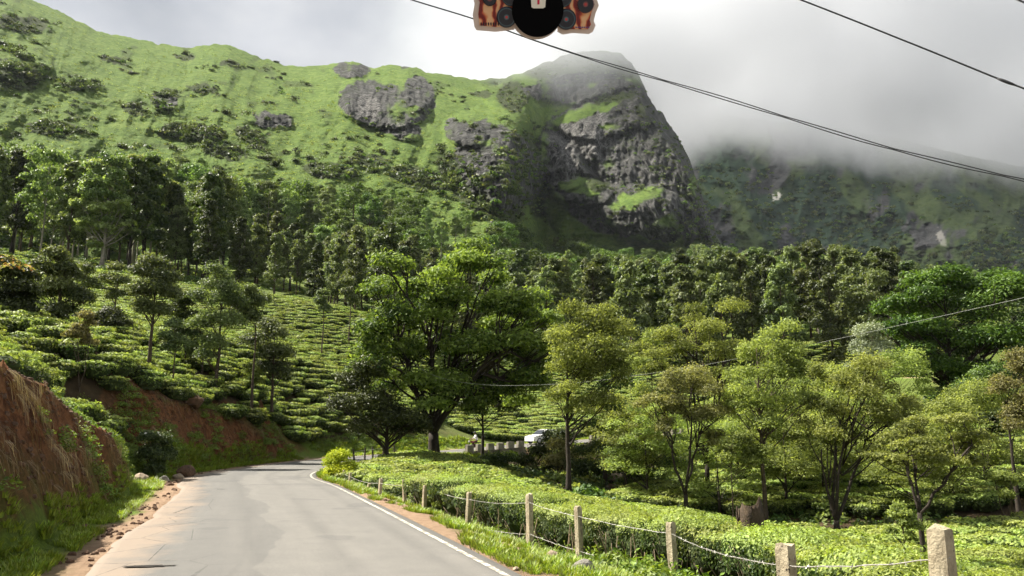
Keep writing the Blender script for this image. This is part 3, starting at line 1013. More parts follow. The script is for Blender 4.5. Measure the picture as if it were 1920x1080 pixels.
def blob_tree(name, label, u, y, blobs, lm, bark, rbase, per, L, seed, cat='tree', fork=None, sub=3, depth=0.55, flat=0.8, up=0.5, z=None, extra=None, droop=0.0, aspect=0.5, rand=0.6, topfrac=0.75, shell=0.45, rf=0.86, jit=0.22):
    """One particular tree: its crown's masses are listed as (u, v, r) and get depth of their own."""
    rg = np.random.default_rng(seed)
    x0, z0, vb = px_z(u, y)
    if z is not None:
        z0 = z
    us = np.array([b[0] for b in blobs])
    half = (us.max() - us.min()) / 2 / FPX * y + 0.5
    cl = []
    for b in blobs:
        for s in range(sub):
            dy = rg.uniform(-1, 1) * depth * half
            p = at(b[0] + rg.normal() * b[2] * jit, b[1] + rg.normal() * b[2] * jit * 0.85, y)
            r = b[2] / FPX * y * (rf if sub > 1 else 1.0) * rg.uniform(0.8, 1.15)
            cl.append((p[0] - x0, dy, p[2] - z0, r))
    topz = max(c[2] for c in cl)
    fk = None
    if fork:
        fk = (fork[0], [np.array([at(fu, fv, y)[0] - x0, rg.uniform(-0.5, 0.5) * half, at(fu, fv, y)[2] - z0]) for fu, fv in fork[1]])
    t = thing(name, label, cat, (x0, y, z0 - 0.05))
    link('trunk', skeleton('trunk', topz * topfrac, rbase, cl, bark, rg, fk), t)
    rmean = np.mean([c[3] for c in cl])
    cl = [(*c, (c[3] / rmean) ** 2) for c in cl]
    cr = link('crown', crown_mesh('crown', cl, per * 2.3, L * 0.80, LM[lm], rg, flat=flat, up=up, droop=droop, aspect=aspect, rand=rand, shell=shell), t)
    if extra:
        extra(t, cl, rg)
    return t
# ------------------------------------------------------------------ trees one can single out
blob_tree('feathery_tree', 'big bright green feathery tree beside the bend, tallest in the tea field', 815, 60,
          [(740, 497, 42), (780, 535, 36), (718, 552, 34), (830, 522, 40), (880, 496, 44), (915, 520, 36), (850, 560, 52), (712, 610, 40), (765, 600, 48), (905, 575, 48), (985, 585, 40), (945, 600, 44),
           (1022, 602, 34), (1030, 640, 38), (700, 655, 38), (755, 660, 46), (820, 630, 56), (880, 650, 58), (955, 660, 54), (1015, 690, 44), (720, 710, 40), (790, 705, 46), (860, 715, 50), (930, 725, 50), (985, 730, 42), (835, 760, 34), (905, 765, 34)],
          'feather', M_BARK_DARK, 0.42, 400, 0.42, 11, rf=0.86, jit=0.34, fork=(2.2, [(740, 620), (800, 600), (870, 620), (940, 660), (760, 690)]), aspect=0.42, flat=0.62, up=0.7, droop=0.3)
blob_tree('dense_tree', 'low dark leafy tree leaning against the big feathery tree on its roadside', 725, 57,
          [(660, 715, 32), (692, 700, 36), (650, 760, 28), (700, 755, 42), (735, 780, 40), (765, 800, 34), (680, 800, 28), (790, 790, 30)], 'dark', M_BARK_DARK, 0.2, 420, 0.26, 12)
blob_tree('slender_tree', 'thin dark trunk rising beside the parapet with a small crown', 905, 67, [(890, 725, 30), (925, 735, 30), (950, 760, 30), (905, 700, 26), (880, 760, 22)], 'dark', M_BARK_DARK, 0.2, 300, 0.3, 13)
blob_tree('olive_tree', 'tall olive green tree with bare dark trunk just beyond the feathery tree', 1068, 46,
          [(1085, 592, 34), (1130, 612, 36), (1052, 628, 34), (1098, 640, 44), (1160, 632, 24), (1150, 672, 36), (1062, 680, 40), (1110, 700, 42), (1165, 700, 26), (1055, 735, 30), (1120, 750, 36), (1085, 770, 26)],
          'olive', M_BARK_DARK, 0.19, 299, 0.206, 14, up=0.3, rand=0.9, sub=3, rf=0.78, jit=0.36)
blob_tree('dense_tree', 'dark bushy tree half hidden behind the tall olive tree', 1135, 58, [(1150, 720, 34), (1120, 760, 34), (1170, 770, 32), (1150, 810, 30), (1110, 800, 26)], 'broad', M_BARK_DARK, 0.17, 300, 0.27, 15)
blob_tree('umbrella_tree', 'pale green spreading tree with domed crown behind the brownish one', 1328, 52,
          [(1255, 625, 32), (1300, 598, 32), (1345, 605, 36), (1380, 640, 28), (1225, 660, 32), (1275, 655, 36), (1320, 650, 40), (1365, 670, 34), (1240, 700, 30), (1300, 700, 34), (1350, 715, 28)],
          'olive', M_BARK_DARK, 0.17, 287, 0.198, 16, fork=(2.2, [(1250, 680), (1300, 640), (1360, 650)]), flat=0.6, sub=3, rf=0.78, jit=0.36)
blob_tree('umbrella_tree', 'brownish olive tree with thin forked stems in the hollow', 1288, 43,
          [(1255, 730, 34), (1290, 712, 34), (1330, 740, 34), (1225, 760, 26), (1275, 770, 38), (1320, 785, 34), (1360, 770, 26), (1245, 800, 22), (1340, 815, 22)],
          'dry', M_BARK_DARK, 0.13, 264, 0.172, 17, fork=(1.6, [(1250, 760), (1290, 730), (1325, 770)]), sub=3, rf=0.78, jit=0.36)
blob_tree('umbrella_tree', 'tall pale olive tree with single straight trunk among valley trees', 1437, 42,
          [(1450, 622, 28), (1418, 655, 34), (1470, 655, 34), (1440, 690, 44), (1395, 705, 32), (1490, 700, 34), (1410, 750, 38), (1465, 755, 40), (1500, 745, 24), (1380, 760, 24), (1440, 800, 32)],
          'olive', M_BARK, 0.15, 276, 0.181, 18, up=0.35, rand=0.9, topfrac=0.9, sub=3, rf=0.78, jit=0.36)
blob_tree('sapling', 'small pale green sapling with a curving stem before the tall olive tree', 1376, 41, [(1385, 825, 28), (1420, 845, 26), (1365, 858, 20), (1400, 870, 18)], 'olive', M_BARK, 0.07, 229, 0.155, 19, sub=3, rf=0.78, jit=0.36)
blob_tree('umbrella_tree', 'olive tree with low trunk splitting into wide V of branches', 1570, 40,
          [(1585, 722, 34), (1630, 700, 38), (1675, 725, 34), (1555, 765, 36), (1610, 765, 42), (1660, 775, 40), (1700, 760, 26), (1535, 815, 28), (1585, 825, 28), (1650, 830, 32), (1690, 810, 24)],
          'olive', M_BARK_DARK, 0.16, 276, 0.172, 20, fork=(1.0, [(1540, 840), (1590, 780), (1650, 800), (1610, 740)]), sub=3, rf=0.78, jit=0.36)
blob_tree('umbrella_tree', 'wide flat topped green tree nearest the tall concrete post', 1735, 28,
          [(1720, 805, 34), (1765, 795, 34), (1800, 815, 34), (1680, 830, 32), (1840, 830, 28), (1645, 855, 22), (1735, 845, 38), (1780, 855, 34), (1700, 870, 28), (1820, 865, 26)],
          'olive', M_BARK_DARK, 0.10, 310, 0.129, 21, fork=(2.3, [(1690, 840), (1735, 820), (1800, 830)]), flat=0.5, up=0.8, sub=3, rf=0.78, jit=0.36)
blob_tree('sapling', 'knee high leafy sapling in front of the flat topped tree', 1703, 25, [(1690, 955, 18), (1708, 975, 20), (1680, 985, 15), (1705, 1005, 14)], 'olive', M_BARK, 0.05, 149, 0.112, 22, sub=3, rf=0.78, jit=0.36)
blob_tree('round_tree', 'huge dense dark green round tree at the edge of the forest', 1790, 78,
          [(1790, 512, 44), (1735, 530, 40), (1850, 525, 44), (1695, 570, 42), (1760, 575, 54), (1825, 575, 54), (1885, 560, 42), (1665, 615, 32), (1715, 625, 50), (1785, 640, 58), (1850, 635, 54), (1905, 620, 40), (1680, 665, 36), (1740, 690, 46), (1810, 705, 50), (1870, 700, 46), (1790, 745, 44), (1850, 750, 40)],
          'glossy', M_BARK_DARK, 0.5, 520, 0.42, 23, up=0.75, flat=0.6, shell=0.6)
blob_tree('silvery_tree', 'small tree with whitish silver leaves below the round dark tree', 1640, 68, [(1630, 622, 24), (1608, 655, 24), (1650, 650, 28), (1672, 680, 24), (1630, 690, 28), (1600, 690, 18)], 'silver', M_BARK, 0.12, 260, 0.22, 24)
blob_tree('olive_tree', 'olive brown tree cut off by the picture edge under the round tree', 1915, 40, [(1890, 675, 30), (1925, 690, 34), (1875, 730, 30), (1915, 750, 38), (1890, 785, 26), (1950, 720, 34)], 'dry', M_BARK_DARK, 0.14, 322, 0.172, 25, sub=3, rf=0.78, jit=0.36)
blob_tree('tall_tree', 'tall dark olive tree behind the round tree at the picture edge', 1915, 95, [(1910, 560, 36), (1930, 610, 36), (1895, 640, 34), (1925, 670, 36), (1950, 560, 34)], 'dark', M_BARK_DARK, 0.3, 320, 0.4, 26)
blob_tree('shrub', 'upright many stemmed shrub on the tea slope beyond the flat topped tree', 1888, 38, [(1885, 895, 24), (1868, 890, 16), (1900, 910, 18), (1880, 920, 16)], 'olive', M_BARK, 0.05, 195, 0.138, 27, cat='shrub', fork=(0.3, [(1868, 905), (1888, 900), (1900, 915)]), sub=3, rf=0.78, jit=0.36)
blob_tree('dense_tree', 'dark leafy tree under the round tree above the bare earth patch', 1850, 66, [(1850, 700, 30), (1820, 720, 28), (1870, 735, 28), (1840, 750, 26)], 'broad', M_BARK_DARK, 0.15, 300, 0.28, 28)
blob_tree('olive_tree', 'light olive tree filling the gap between the V branched and round trees', 1540, 58, [(1530, 700, 30), (1560, 690, 28), (1520, 740, 30), (1560, 735, 30), (1490, 770, 26)], 'olive', M_BARK, 0.13, 276, 0.215, 29, sub=3, rf=0.78, jit=0.36)
blob_tree('olive_tree', 'pale tree behind the parapet between brownish and tall olive trees', 1225, 62, [(1215, 640, 28), (1200, 680, 28), (1235, 690, 30), (1205, 730, 28), (1240, 745, 26)], 'olive', M_BARK, 0.14, 299, 0.224, 30, sub=3, rf=0.78, jit=0.36)

# on the tea hill above the road cut
blob_tree('silver_oak_tree', 'young silver oak with leaning bare trunk, highest on the bright tea hill', 277, 51, [(290, 492, 22), (272, 512, 24), (308, 518, 24), (262, 545, 26), (292, 545, 30), (318, 545, 20), (275, 578, 26), (305, 582, 26), (258, 575, 16)], 'oak', M_BARK, 0.17, 230, 0.24, 41, topfrac=0.85)
blob_tree('silver_oak_tree', 'tall silver oak above the red road bank with two stems', 404, 60, [(415, 508, 22), (400, 530, 26), (432, 535, 26), (382, 560, 24), (415, 565, 30), (445, 568, 24), (398, 600, 30), (435, 605, 30), (375, 610, 22), (410, 640, 28), (390, 665, 20)], 'oak', M_BARK, 0.17, 240, 0.23, 42, topfrac=0.85)
blob_tree('silver_oak_tree', 'short full silver oak lowest on the tea hill above the bank', 508, 67, [(498, 608, 22), (520, 630, 26), (482, 640, 26), (508, 660, 30), (535, 662, 20), (490, 690, 24), (522, 695, 22)], 'oak', M_BARK, 0.17, 300, 0.25, 43, topfrac=0.85)
blob_tree('silver_oak_tree', 'dense silver oak beside the dark flowering tree', 106, 52, [(112, 480, 24), (90, 505, 28), (128, 510, 28), (105, 540, 34), (78, 550, 22), (138, 555, 24), (112, 585, 28), (90, 600, 20)], 'oak', M_BARK, 0.18, 300, 0.26, 44, topfrac=0.85)


def top_flowers(t, cl, rg, mat='flower', n=110, L=0.2, lab='yellow and orange blossoms on top of the dark crown'):
    hi = sorted(cl, key=lambda c: -c[2] - 0.5 * c[3])[:8]
    parts = []
    for c in hi:
        d = rg.normal(size=(n, 3))
        d[:, 2] = np.abs(d[:, 2]) + 0.3
        d /= np.linalg.norm(d, axis=1)[:, None]
        v, f = leaf_quads(np.array(c[:3]) + d * c[3] * 1.02 * np.array([1, 1, 0.8]), d + rg.normal(size=(n, 3)) * 0.4, L, rg, 0.7)
        parts.append((v, f, np.repeat(np.clip(rg.random(n) ** 3, 0, 1), 4)))
    v, f, tt = merge_leaves(parts)
    o = link('blossoms', new_mesh('blossoms', v, f, [LM[mat]], False, {'tint': tt}), t)
    o['label'] = lab


blob_tree('flowering_tree', 'dark dense tree with yellow and orange blossoms at the picture edge', 10, 44, [(8, 500, 30), (35, 515, 28), (-25, 505, 30), (55, 555, 28), (20, 550, 40), (-20, 560, 40), (40, 590, 34), (0, 600, 36), (-30, 610, 34)], 'dark', M_BARK_DARK, 0.2, 460, 0.25, 45, extra=top_flowers)
blob_tree('silver_oak_tree', 'little silver oak on the upper tea terrace left of the leaning oak', 214, 78, [(215, 500, 16), (208, 522, 18), (224, 530, 18), (213, 552, 18)], 'oak', M_BARK, 0.12, 170, 0.3, 46, topfrac=0.85)
blob_tree('silver_oak_tree', 'low silver oak sapling between the leaning oak and the two stemmed oak', 322, 50, [(326, 608, 16), (315, 628, 18), (334, 640, 18), (320, 652, 14)], 'oak', M_BARK, 0.08, 190, 0.21, 47, topfrac=0.85)
blob_tree('silver_oak_tree', 'lone small silver oak on the terraced tea slope', 602, 100, [(604, 548, 12), (600, 565, 14), (608, 578, 13)], 'oak', M_BARK, 0.13, 150, 0.36, 48, topfrac=0.85)
blob_tree('silver_oak_tree', 'lone silver oak standing before the forest edge near the feathery tree', 653, 112, [(652, 528, 12), (648, 548, 14), (658, 560, 13)], 'oak', M_BARK, 0.14, 150, 0.38, 49, topfrac=0.85)
blob_tree('shrub', 'thin stemmed brownish shrub standing on the bright tea hill', 148, 39, [(150, 622, 20), (165, 605, 16), (132, 625, 14), (158, 640, 14)], 'dry', M_BARK, 0.04, 172, 0.163, 50, cat='shrub', fork=(0.25, [(135, 635), (150, 625), (165, 620)]), sub=3, rf=0.78, jit=0.36)
blob_tree('sapling', 'narrow little sapling at the foot of the dark flowering tree', 66, 40, [(65, 622, 11), (68, 605, 9), (66, 640, 9)], 'olive', M_BARK, 0.04, 138, 0.146, 51, sub=3, rf=0.78, jit=0.36)
blob_tree('silver_oak_tree', 'second stem oak standing close behind the tall bank oak', 378, 62, [(366, 628, 20), (380, 645, 20), (362, 660, 16), (392, 640, 16)], 'oak', M_BARK, 0.1, 190, 0.23, 52, topfrac=0.85)
blob_tree('shrub', 'wide dark shrub in the dip behind the tea hill crest', 195, 62, [(175, 595, 20), (205, 592, 24), (190, 615, 24), (225, 610, 20), (245, 625, 16)], 'dark', M_BARK, 0.09, 300, 0.27, 53, cat='shrub')
blob_tree('silver_oak_tree', 'mid sized silver oak just behind the tall bank oak', 470, 62, [(468, 545, 20), (485, 565, 22), (455, 575, 20), (475, 595, 20)], 'oak', M_BARK, 0.14, 220, 0.28, 54, topfrac=0.85)
blob_tree('silver_oak_tree', 'dark oak behind the leaning oak in the dip', 345, 62, [(345, 560, 20), (332, 585, 22), (358, 590, 22), (345, 615, 20)], 'dark', M_BARK, 0.14, 260, 0.28, 55, topfrac=0.85)
blob_tree('silver_oak_tree', 'pale silver oak between the dense oak and the little terrace oak', 155, 80, [(158, 500, 18), (148, 522, 20), (166, 530, 20), (155, 552, 18)], 'oak', M_BARK, 0.13, 190, 0.32, 56, topfrac=0.85)
blob_tree('shrub', 'yellowish green bush on the tea slope below the short full oak', 468, 66, [(462, 690, 16), (480, 700, 16), (455, 712, 14), (475, 718, 16)], 'olive', M_BARK, 0.05, 218, 0.189, 57, cat='shrub', sub=3, rf=0.78, jit=0.36)

# ------------------------------------------------------------------ the forest belt
FOREST = []
LINE_U = [-200, 0, 60, 150, 215, 300, 360, 450, 520, 600, 680, 750, 860, 930, 1000, 1080, 1150, 1220, 1290, 1380, 1450, 1510, 1560, 1620, 1680, 1730, 1800, 2000]
LINE_V = [250, 262, 268, 300, 285, 282, 292, 325, 330, 340, 345, 350, 385, 405, 412, 430, 455, 465, 455, 452, 470, 452, 435, 462, 455, 490, 500, 500]
GROUPS = {
    'euc': ('eucalyptus_tree', 'tall pale trunked eucalyptus', 'eucalyptus trees'),
    'oak': ('silver_oak_tree', 'grey green silver oak', 'silver oaks'),
    'broad': ('rounded_tree', 'rounded green tree', 'rounded trees'),
    'dark': ('dark_tree', 'dark brownish green tree', 'dark trees'),
}


def forest(n, u0, u1, y0, y1, kinds, h0, h1, seed, spacing, cap=True, where=''):
    rg = np.random.default_rng(seed)
    tries = 0
    got = 0
    while got < n and tries < n * 40:
        tries += 1
        u = rg.uniform(u0, u1)
        y = y0 + (y1 - y0) * rg.random()
        x, z, vb = px_z(u, y, 2)
        if any((x - a) ** 2 + (y - b) ** 2 < spacing ** 2 for a, b in FOREST):
            continue
        h = rg.uniform(h0, h1)
        lim = np.interp(u, LINE_U, LINE_V) + rg.uniform(0, 26)
        ztop = CAM_Z + float(ray(u, lim)[1]) * y
        if cap and z + h > ztop:
            h = ztop - z
        if h < h0 * 0.55:
            continue
        kd = kinds[rg.integers(len(kinds))]
        FOREST.append((x, y))
        nm, lb, gr = GROUPS[kd]
        plant_proto(kd, nm, lb + ' ' + where, 'tree', gr + ' ' + where, x, y, z, h, rg)
        got += 1
    return got


blob_tree('eucalyptus_tree', 'pale sunlit eucalyptus with billowing crown in front of the upper forest', 190, 150,
          [(192, 322, 22), (172, 350, 24), (212, 350, 24), (150, 385, 24), (190, 388, 28), (225, 390, 22), (165, 425, 24), (205, 430, 26), (142, 420, 18), (235, 425, 16), (180, 460, 18)], 'euc_sunlit', M_BARK_PALE, 0.4, 150, 0.85, 61, rf=0.7, jit=0.35, flat=0.6, up=0.8, topfrac=0.9)
blob_tree('eucalyptus_tree', 'second pale eucalyptus with tall bare trunk beside the billowing one', 248, 168,
          [(262, 300, 22), (240, 322, 22), (285, 325, 24), (310, 345, 20), (250, 355, 24), (285, 365, 24), (265, 395, 22), (240, 395, 18), (300, 400, 18)], 'euc_sunlit', M_BARK_PALE, 0.42, 150, 0.9, 62, rf=0.7, jit=0.35, flat=0.6, up=0.8, topfrac=0.9)
n_for = 0
n_for += forest(34, 930, 1330, 335, 540, ['broad', 'broad', 'euc', 'oak'], 17, 25, 209, 8.0, where='on the shelf at the foot of the rock peak')
n_for += forest(24, 680, 1000, 320, 430, ['broad', 'broad', 'euc'], 14, 22, 210, 8.0, where='on the slope foot under the dark buttress')
n_for += forest(16, 1330, 1480, 300, 480, ['broad', 'euc'], 17, 26, 211, 8.0, where='at the lower corner of the rock peak')
n_for += forest(44, -70, 420, 150, 232, ['euc', 'euc', 'euc', 'oak', 'dark'], 20, 30, 201, 5.5, where='in the tall wood above the tea hill')
n_for += forest(46, -70, 560, 236, 330, ['euc', 'euc', 'euc', 'broad'], 20, 29, 202, 6.5, where='in the upper wood under the grass slope')
n_for += forest(40, 310, 700, 142, 205, ['oak', 'oak', 'oak', 'oak', 'dark'], 13, 19, 203, 4.6, where='at the forest edge above the terraced tea')
n_for += forest(44, 520, 960, 225, 320, ['broad', 'broad', 'euc'], 12, 19, 204, 6.5, where='in the wood between grass slope and feathery tree')
n_for += forest(46, 660, 1230, 132, 200, ['oak', 'oak', 'oak', 'dark'], 14, 20, 205, 5.0, where='in the belt right behind the feathery tree')
n_for += forest(40, 930, 1320, 215, 330, ['broad', 'broad', 'broad', 'oak'], 12, 18, 206, 6.5, where='in the woods below the dark buttress')
n_for += forest(56, 1180, 1760, 118, 175, ['oak', 'dark', 'oak', 'oak', 'euc'], 15, 22, 207, 4.8, where='in the belt behind the valley trees')
n_for += forest(34, 1260, 2000, 180, 262, ['oak', 'euc', 'dark'], 16, 24, 208, 7.0, where='in the wood before the misty range')
#print('forest', n_for)

rg = np.random.default_rng(222)
for i, (u, y, h) in enumerate(((1175, 52, 6.5), (1215, 50, 6.0), (1385, 55, 7.5), (1420, 62, 8.0), (1500, 53, 7.5), (1545, 49, 6.0), (1475, 48, 6.5), (1610, 55, 7.5), (1655, 50, 6.0), (1700, 60, 8.0), (1350, 47, 5.5), (1790, 45, 6.0), (1850, 47, 6.5), (1725, 44, 5.5))):
    x, z, vb = px_z(u, y)
    plant_proto('valley', 'valley_tree', 'light olive tree filling the stand in the hollow between the taller valley trees', 'tree', 'lesser trees of the valley stand', x, y, z, h, rg)

# trees and shrubs scattered on the grass slope
SHRUB = []
for q in range(3):
    rg = np.random.default_rng(300 + q)
    cl = [(rg.normal() * 1.6, rg.normal() * 1.0, 0.6 + 0.5 * rg.random(), 0.9 + 0.5 * rg.random()) for _ in range(9)]
    SHRUB.append((skeleton('stem', 0.9, 0.1, cl[:4], M_BARK_DARK, rg, twigs=False, k=5), crown_mesh('foliage', cl, 60, 0.55, LM['dark'], rg, up=0.6)))
sp = [(210, 112, 1.9), (350, 103, 2.2), (432, 118, 2.0), (520, 118, 1.4), (250, 140, 1.8), (395, 135, 1.6), (403, 128, 1.3), (468, 128, 1.6), (155, 163, 2.6), (140, 165, 2.2), (175, 158, 2.0), (118, 174, 1.4), (310, 183, 2.4),
      (330, 178, 1.6), (295, 195, 1.8), (318, 208, 2.0), (262, 205, 1.8), (250, 198, 1.6), (275, 215, 1.6), (430, 215, 2.2), (417, 182, 1.2), (556, 190, 1.8), (345, 243, 2.0), (365, 248, 2.2), (385, 252, 2.2), (400, 258, 2.0), (325, 238, 1.8),
      (145, 252, 2.0), (125, 250, 1.6), (165, 253, 1.8), (235, 280, 1.8), (330, 282, 1.6), (500, 285, 2.4), (498, 300, 2.0), (520, 310, 2.0), (470, 258, 2.0), (455, 250, 1.8), (485, 268, 1.6), (600, 330, 2.2), (560, 305, 1.8), (585, 300, 1.6),
      (630, 322, 2.0), (650, 310, 1.8), (575, 160, 1.7), (525, 148, 1.2), (530, 140, 1.2), (870, 185, 1.4), (850, 180, 1.2), (868, 192, 1.2), (820, 178, 1.3), (770, 265, 1.4), (665, 262, 1.6), (690, 262, 1.4), (850, 300, 1.8), (835, 280, 1.8),
      (20, 100, 3.0), (40, 110, 2.6), (10, 130, 3.0), (35, 140, 2.6), (60, 133, 2.4), (85, 132, 2.0), (10, 158, 2.4), (72, 85, 2.0), (30, 60, 2.2), (55, 55, 2.2), (15, 45, 2.2), (90, 45, 1.8), (5, 85, 2.6), (730, 330, 2.0), (760, 340, 2.2), (790, 345, 2.2),
      (815, 340, 2.0), (700, 325, 1.8), (745, 320, 1.8), (810, 355, 2.0), (840, 350, 2.0), (672, 285, 1.4), (715, 290, 1.6), (620, 275, 1.2), (430, 270, 1.6), (410, 285, 1.8), (440, 288, 1.6), (180, 200, 1.2), (75, 215, 1.4), (100, 232, 1.6), (210, 225, 1.3),
      (960, 175, 2.0), (975, 185, 2.0), (990, 165, 1.6), (950, 165, 1.6), (1000, 240, 2.0), (1005, 290, 2.2), (1012, 320, 2.2), (1000, 350, 2.2), (985, 372, 2.2), (1150, 175, 1.6), (1185, 165, 1.6), (1120, 188, 1.4), (1060, 345, 1.6), (1120, 350, 1.6),
      (1210, 360, 1.6), (1240, 380, 1.8), (1190, 390, 1.8), (1270, 430, 2.0), (1160, 405, 1.8), (900, 262, 1.8), (880, 240, 1.8), (930, 240, 1.8), (965, 262, 1.8), (945, 225, 1.6), (905, 340, 2.0), (860, 330, 2.0), (950, 360, 2.0), (930, 320, 1.8)]
rg = np.random.default_rng(311)
SU, SV = np.array([s[0] for s in sp], float), np.array([s[1] for s in sp], float)
SD = mtn_depth(SU[None], SV[None])[0]
for (u, v, s), yd in zip(sp, SD):
    P = at(u, v, float(yd))
    st, fo = SHRUB[rg.integers(3)]
    s *= 0.85
    wh = ('on the ledges of the rock peak' if u > 1040 else 'in the gully between buttress and rock peak' if u > 940 else 'on the dark buttress' if u > 820 else 'around the grey rock outcrop' if u > 640 and v < 300 else
          'at the lower edge of the grass slope' if v > 290 else 'in the hollow at the high end of the ridge' if u < 110 else 'on the upper grass slope near the ridge' if v < 150 else 'on the middle of the grass slope')
    t = thing('shrub', 'low dark shrub ' + wh, 'shrub', (P[0], P[1] - 0.8, P[2] - 0.8 * s), rg.random() * 6.28, 'shrubs ' + wh, (s * 1.3, s * 1.3, s * rg.uniform(0.9, 1.4)))
    link('stem', st, t)
    link('foliage', fo, t)

# scrub and tussocks too small to count, over the whole mountainside
def mtn_scatter(n, u0, u1, seed, weight):
    r = np.random.default_rng(seed)
    u = r.uniform(u0, u1, n * 3)
    vr_ = np.interp(u, RU, RV)
    v = vr_ + 5 + (470 - vr_) * r.random(n * 3)
    keep = r.random(n * 3) < weight(u, v)
    u, v = u[keep][:n], v[keep][:n]
    j = np.clip(np.searchsorted(U1, u), 0, len(U1) - 1)
    t = (v - 600) / (vr1[j] - 600) * (len(T1) - 1)
    i = np.clip(np.round(t).astype(int), 0, len(T1) - 1)
    return P1[i, j] + r.normal(size=(len(u), 3)) * np.array([0.8, 0.8, 0.0]), u, v


def low_bush(seed, lm, L, n, hgt):
    r = np.random.default_rng(seed)
    d = r.normal(size=(n, 3))
    d[:, 2] = np.abs(d[:, 2])
    d /= np.linalg.norm(d, axis=1)[:, None]
    v, f = leaf_quads(d * np.array([1, 1, hgt]) * (0.65 + 0.4 * r.random((n, 1))), d + r.normal(size=(n, 3)) * 0.5, L, r, 0.6)
    return new_mesh('bush', v, f, [LM[lm]], False, {'tint': np.repeat(np.clip(0.4 + 0.3 * r.normal(size=n), 0, 1), 4)})
# ------------------------------------------------------------------ tea
def tea_mesh(seed, leaves, L, twigs, bare=0.0):
    rg = np.random.default_rng(seed)
    W, H = (0.72 if L < 0.08 else 0.80), 0.78
    # solid core under the leaf table, coloured dark like the shaded inside
    nu, nv = 10, 5
    body = []
    for i in range(nv):
        t = i / (nv - 1)
        rr = W * (0.55 - 0.3 * bare + (0.42 + 0.3 * bare) * math.sin(min(1, t * 1.25) * math.pi / 2)) * (0.88 if t < 1 else 0.5)
        for j in range(nu):
            a = 2 * math.pi * j / nu
            q = rr * (1 + 0.10 * rg.normal())
            body.append((q * math.cos(a), q * math.sin(a), H * (0.05 + 0.80 * t) + 0.02 * rg.normal()))
    body.append((0, 0, H * 0.88))
    bq = [[i * nu + j, i * nu + (j + 1) % nu, (i + 1) * nu + (j + 1) % nu, (i + 1) * nu + j] for i in range(nv - 1) for j in range(nu)]
    bt = [[(nv - 1) * nu + j, (nv - 1) * nu + (j + 1) % nu, nv * nu] for j in range(nu)]
    # leaves: a plucked, nearly flat top and leafy sides
    nt = int(leaves * 0.62)
    a = rg.random(nt) * 2 * math.pi
    q = W * 1.06 * np.sqrt(rg.random(nt)) * (1 + 0.12 * np.sin(3 * a + seed) + 0.07 * np.sin(5 * a + 2 * seed))
    zt = H * (1.0 - 0.10 * (q / W) ** 2) + 0.03 * rg.normal(size=nt) + 0.035 * np.sin(7 * q * np.cos(a) + seed)
    pt = np.stack([q * np.cos(a), q * np.sin(a), zt], 1)
    ntp = np.stack([0.5 * np.cos(a) * q / W, 0.5 * np.sin(a) * q / W, np.ones(nt)], 1) + rg.normal(size=(nt, 3)) * 0.32
    ns_ = leaves - nt
    a2 = rg.random(ns_) * 2 * math.pi
    h2 = bare + (1 - bare) * rg.random(ns_) ** 0.6
    q2 = W * (0.72 + 0.32 * np.sin(np.minimum(1, h2 * 1.2) * math.pi / 2)) * (1 + 0.10 * np.sin(3 * a2 + seed))
    ps = np.stack([q2 * np.cos(a2), q2 * np.sin(a2), H * (0.12 + 0.80 * h2)], 1)
    nsd = np.stack([np.cos(a2), np.sin(a2), np.full(ns_, 0.35)], 1) + rg.normal(size=(ns_, 3)) * 0.6
    v1, f1 = leaf_quads(pt, ntp, L * (0.7 + 0.6 * rg.random(nt)), rg, 0.58 if L > 0.08 else 0.44)
    v2, f2 = leaf_quads(ps, nsd, L * (0.8 + 0.6 * rg.random(ns_)), rg, 0.45)
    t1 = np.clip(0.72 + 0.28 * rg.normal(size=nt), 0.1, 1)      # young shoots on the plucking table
    t2 = np.clip(0.06 + 0.30 * (1 - 1.4 * bare) * h2 ** 2 + 0.14 * rg.normal(size=ns_), 0, 1)       # old leaves below; hedge flanks get a darker tint standing in for shade
    nb = len(body)
    verts = np.vstack([np.array(body), v1, v2])
    faces4 = np.vstack([np.array(bq), f1 + nb, f2 + nb + len(v1)])
    mi = np.concatenate([np.ones(len(bq)), np.zeros(len(f1) + len(f2)), np.ones(len(bt))])
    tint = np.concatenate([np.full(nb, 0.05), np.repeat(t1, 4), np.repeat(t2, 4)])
    fol = new_mesh('foliage', verts, [faces4, np.array(bt)], [LM['tea'], M_TEACORE], False, {'tint': tint}, mi)
    stem = None
    if twigs:
        mb = MB()
        for _ in range(twigs):
            a = rg.random() * 6.28
            b = rg.normal(size=2) * 0.12
            e = np.array([math.cos(a), math.sin(a)]) * W * rg.uniform(0.55, 1.02)
            limb(mb, (b[0], b[1], -0.15), (e[0], e[1], H * rg.uniform(0.45, 0.85)), 0.016, 0.006, rg, 5, 0.25, 4)
        stem = mb.mesh('stem', M_TEATWIG, True)
    return fol, stem


M_TEACORE = simple_mat('tea_shaded_core', (0.035, 0.050, 0.014), 0.95, 0.5, 12, 0.6)  # dark colour stands in for the shade inside the bush
M_TEATWIG = simple_mat('tea_twig', (0.19, 0.15, 0.10), 0.85, 0.4, 12, 0.4)
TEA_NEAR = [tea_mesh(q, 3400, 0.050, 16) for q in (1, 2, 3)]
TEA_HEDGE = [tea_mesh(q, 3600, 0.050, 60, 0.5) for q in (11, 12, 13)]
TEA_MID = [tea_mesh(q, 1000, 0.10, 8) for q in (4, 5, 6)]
TEA_FAR = [tea_mesh(q, 480, 0.17, 0)[0] for q in (7, 8, 9)]


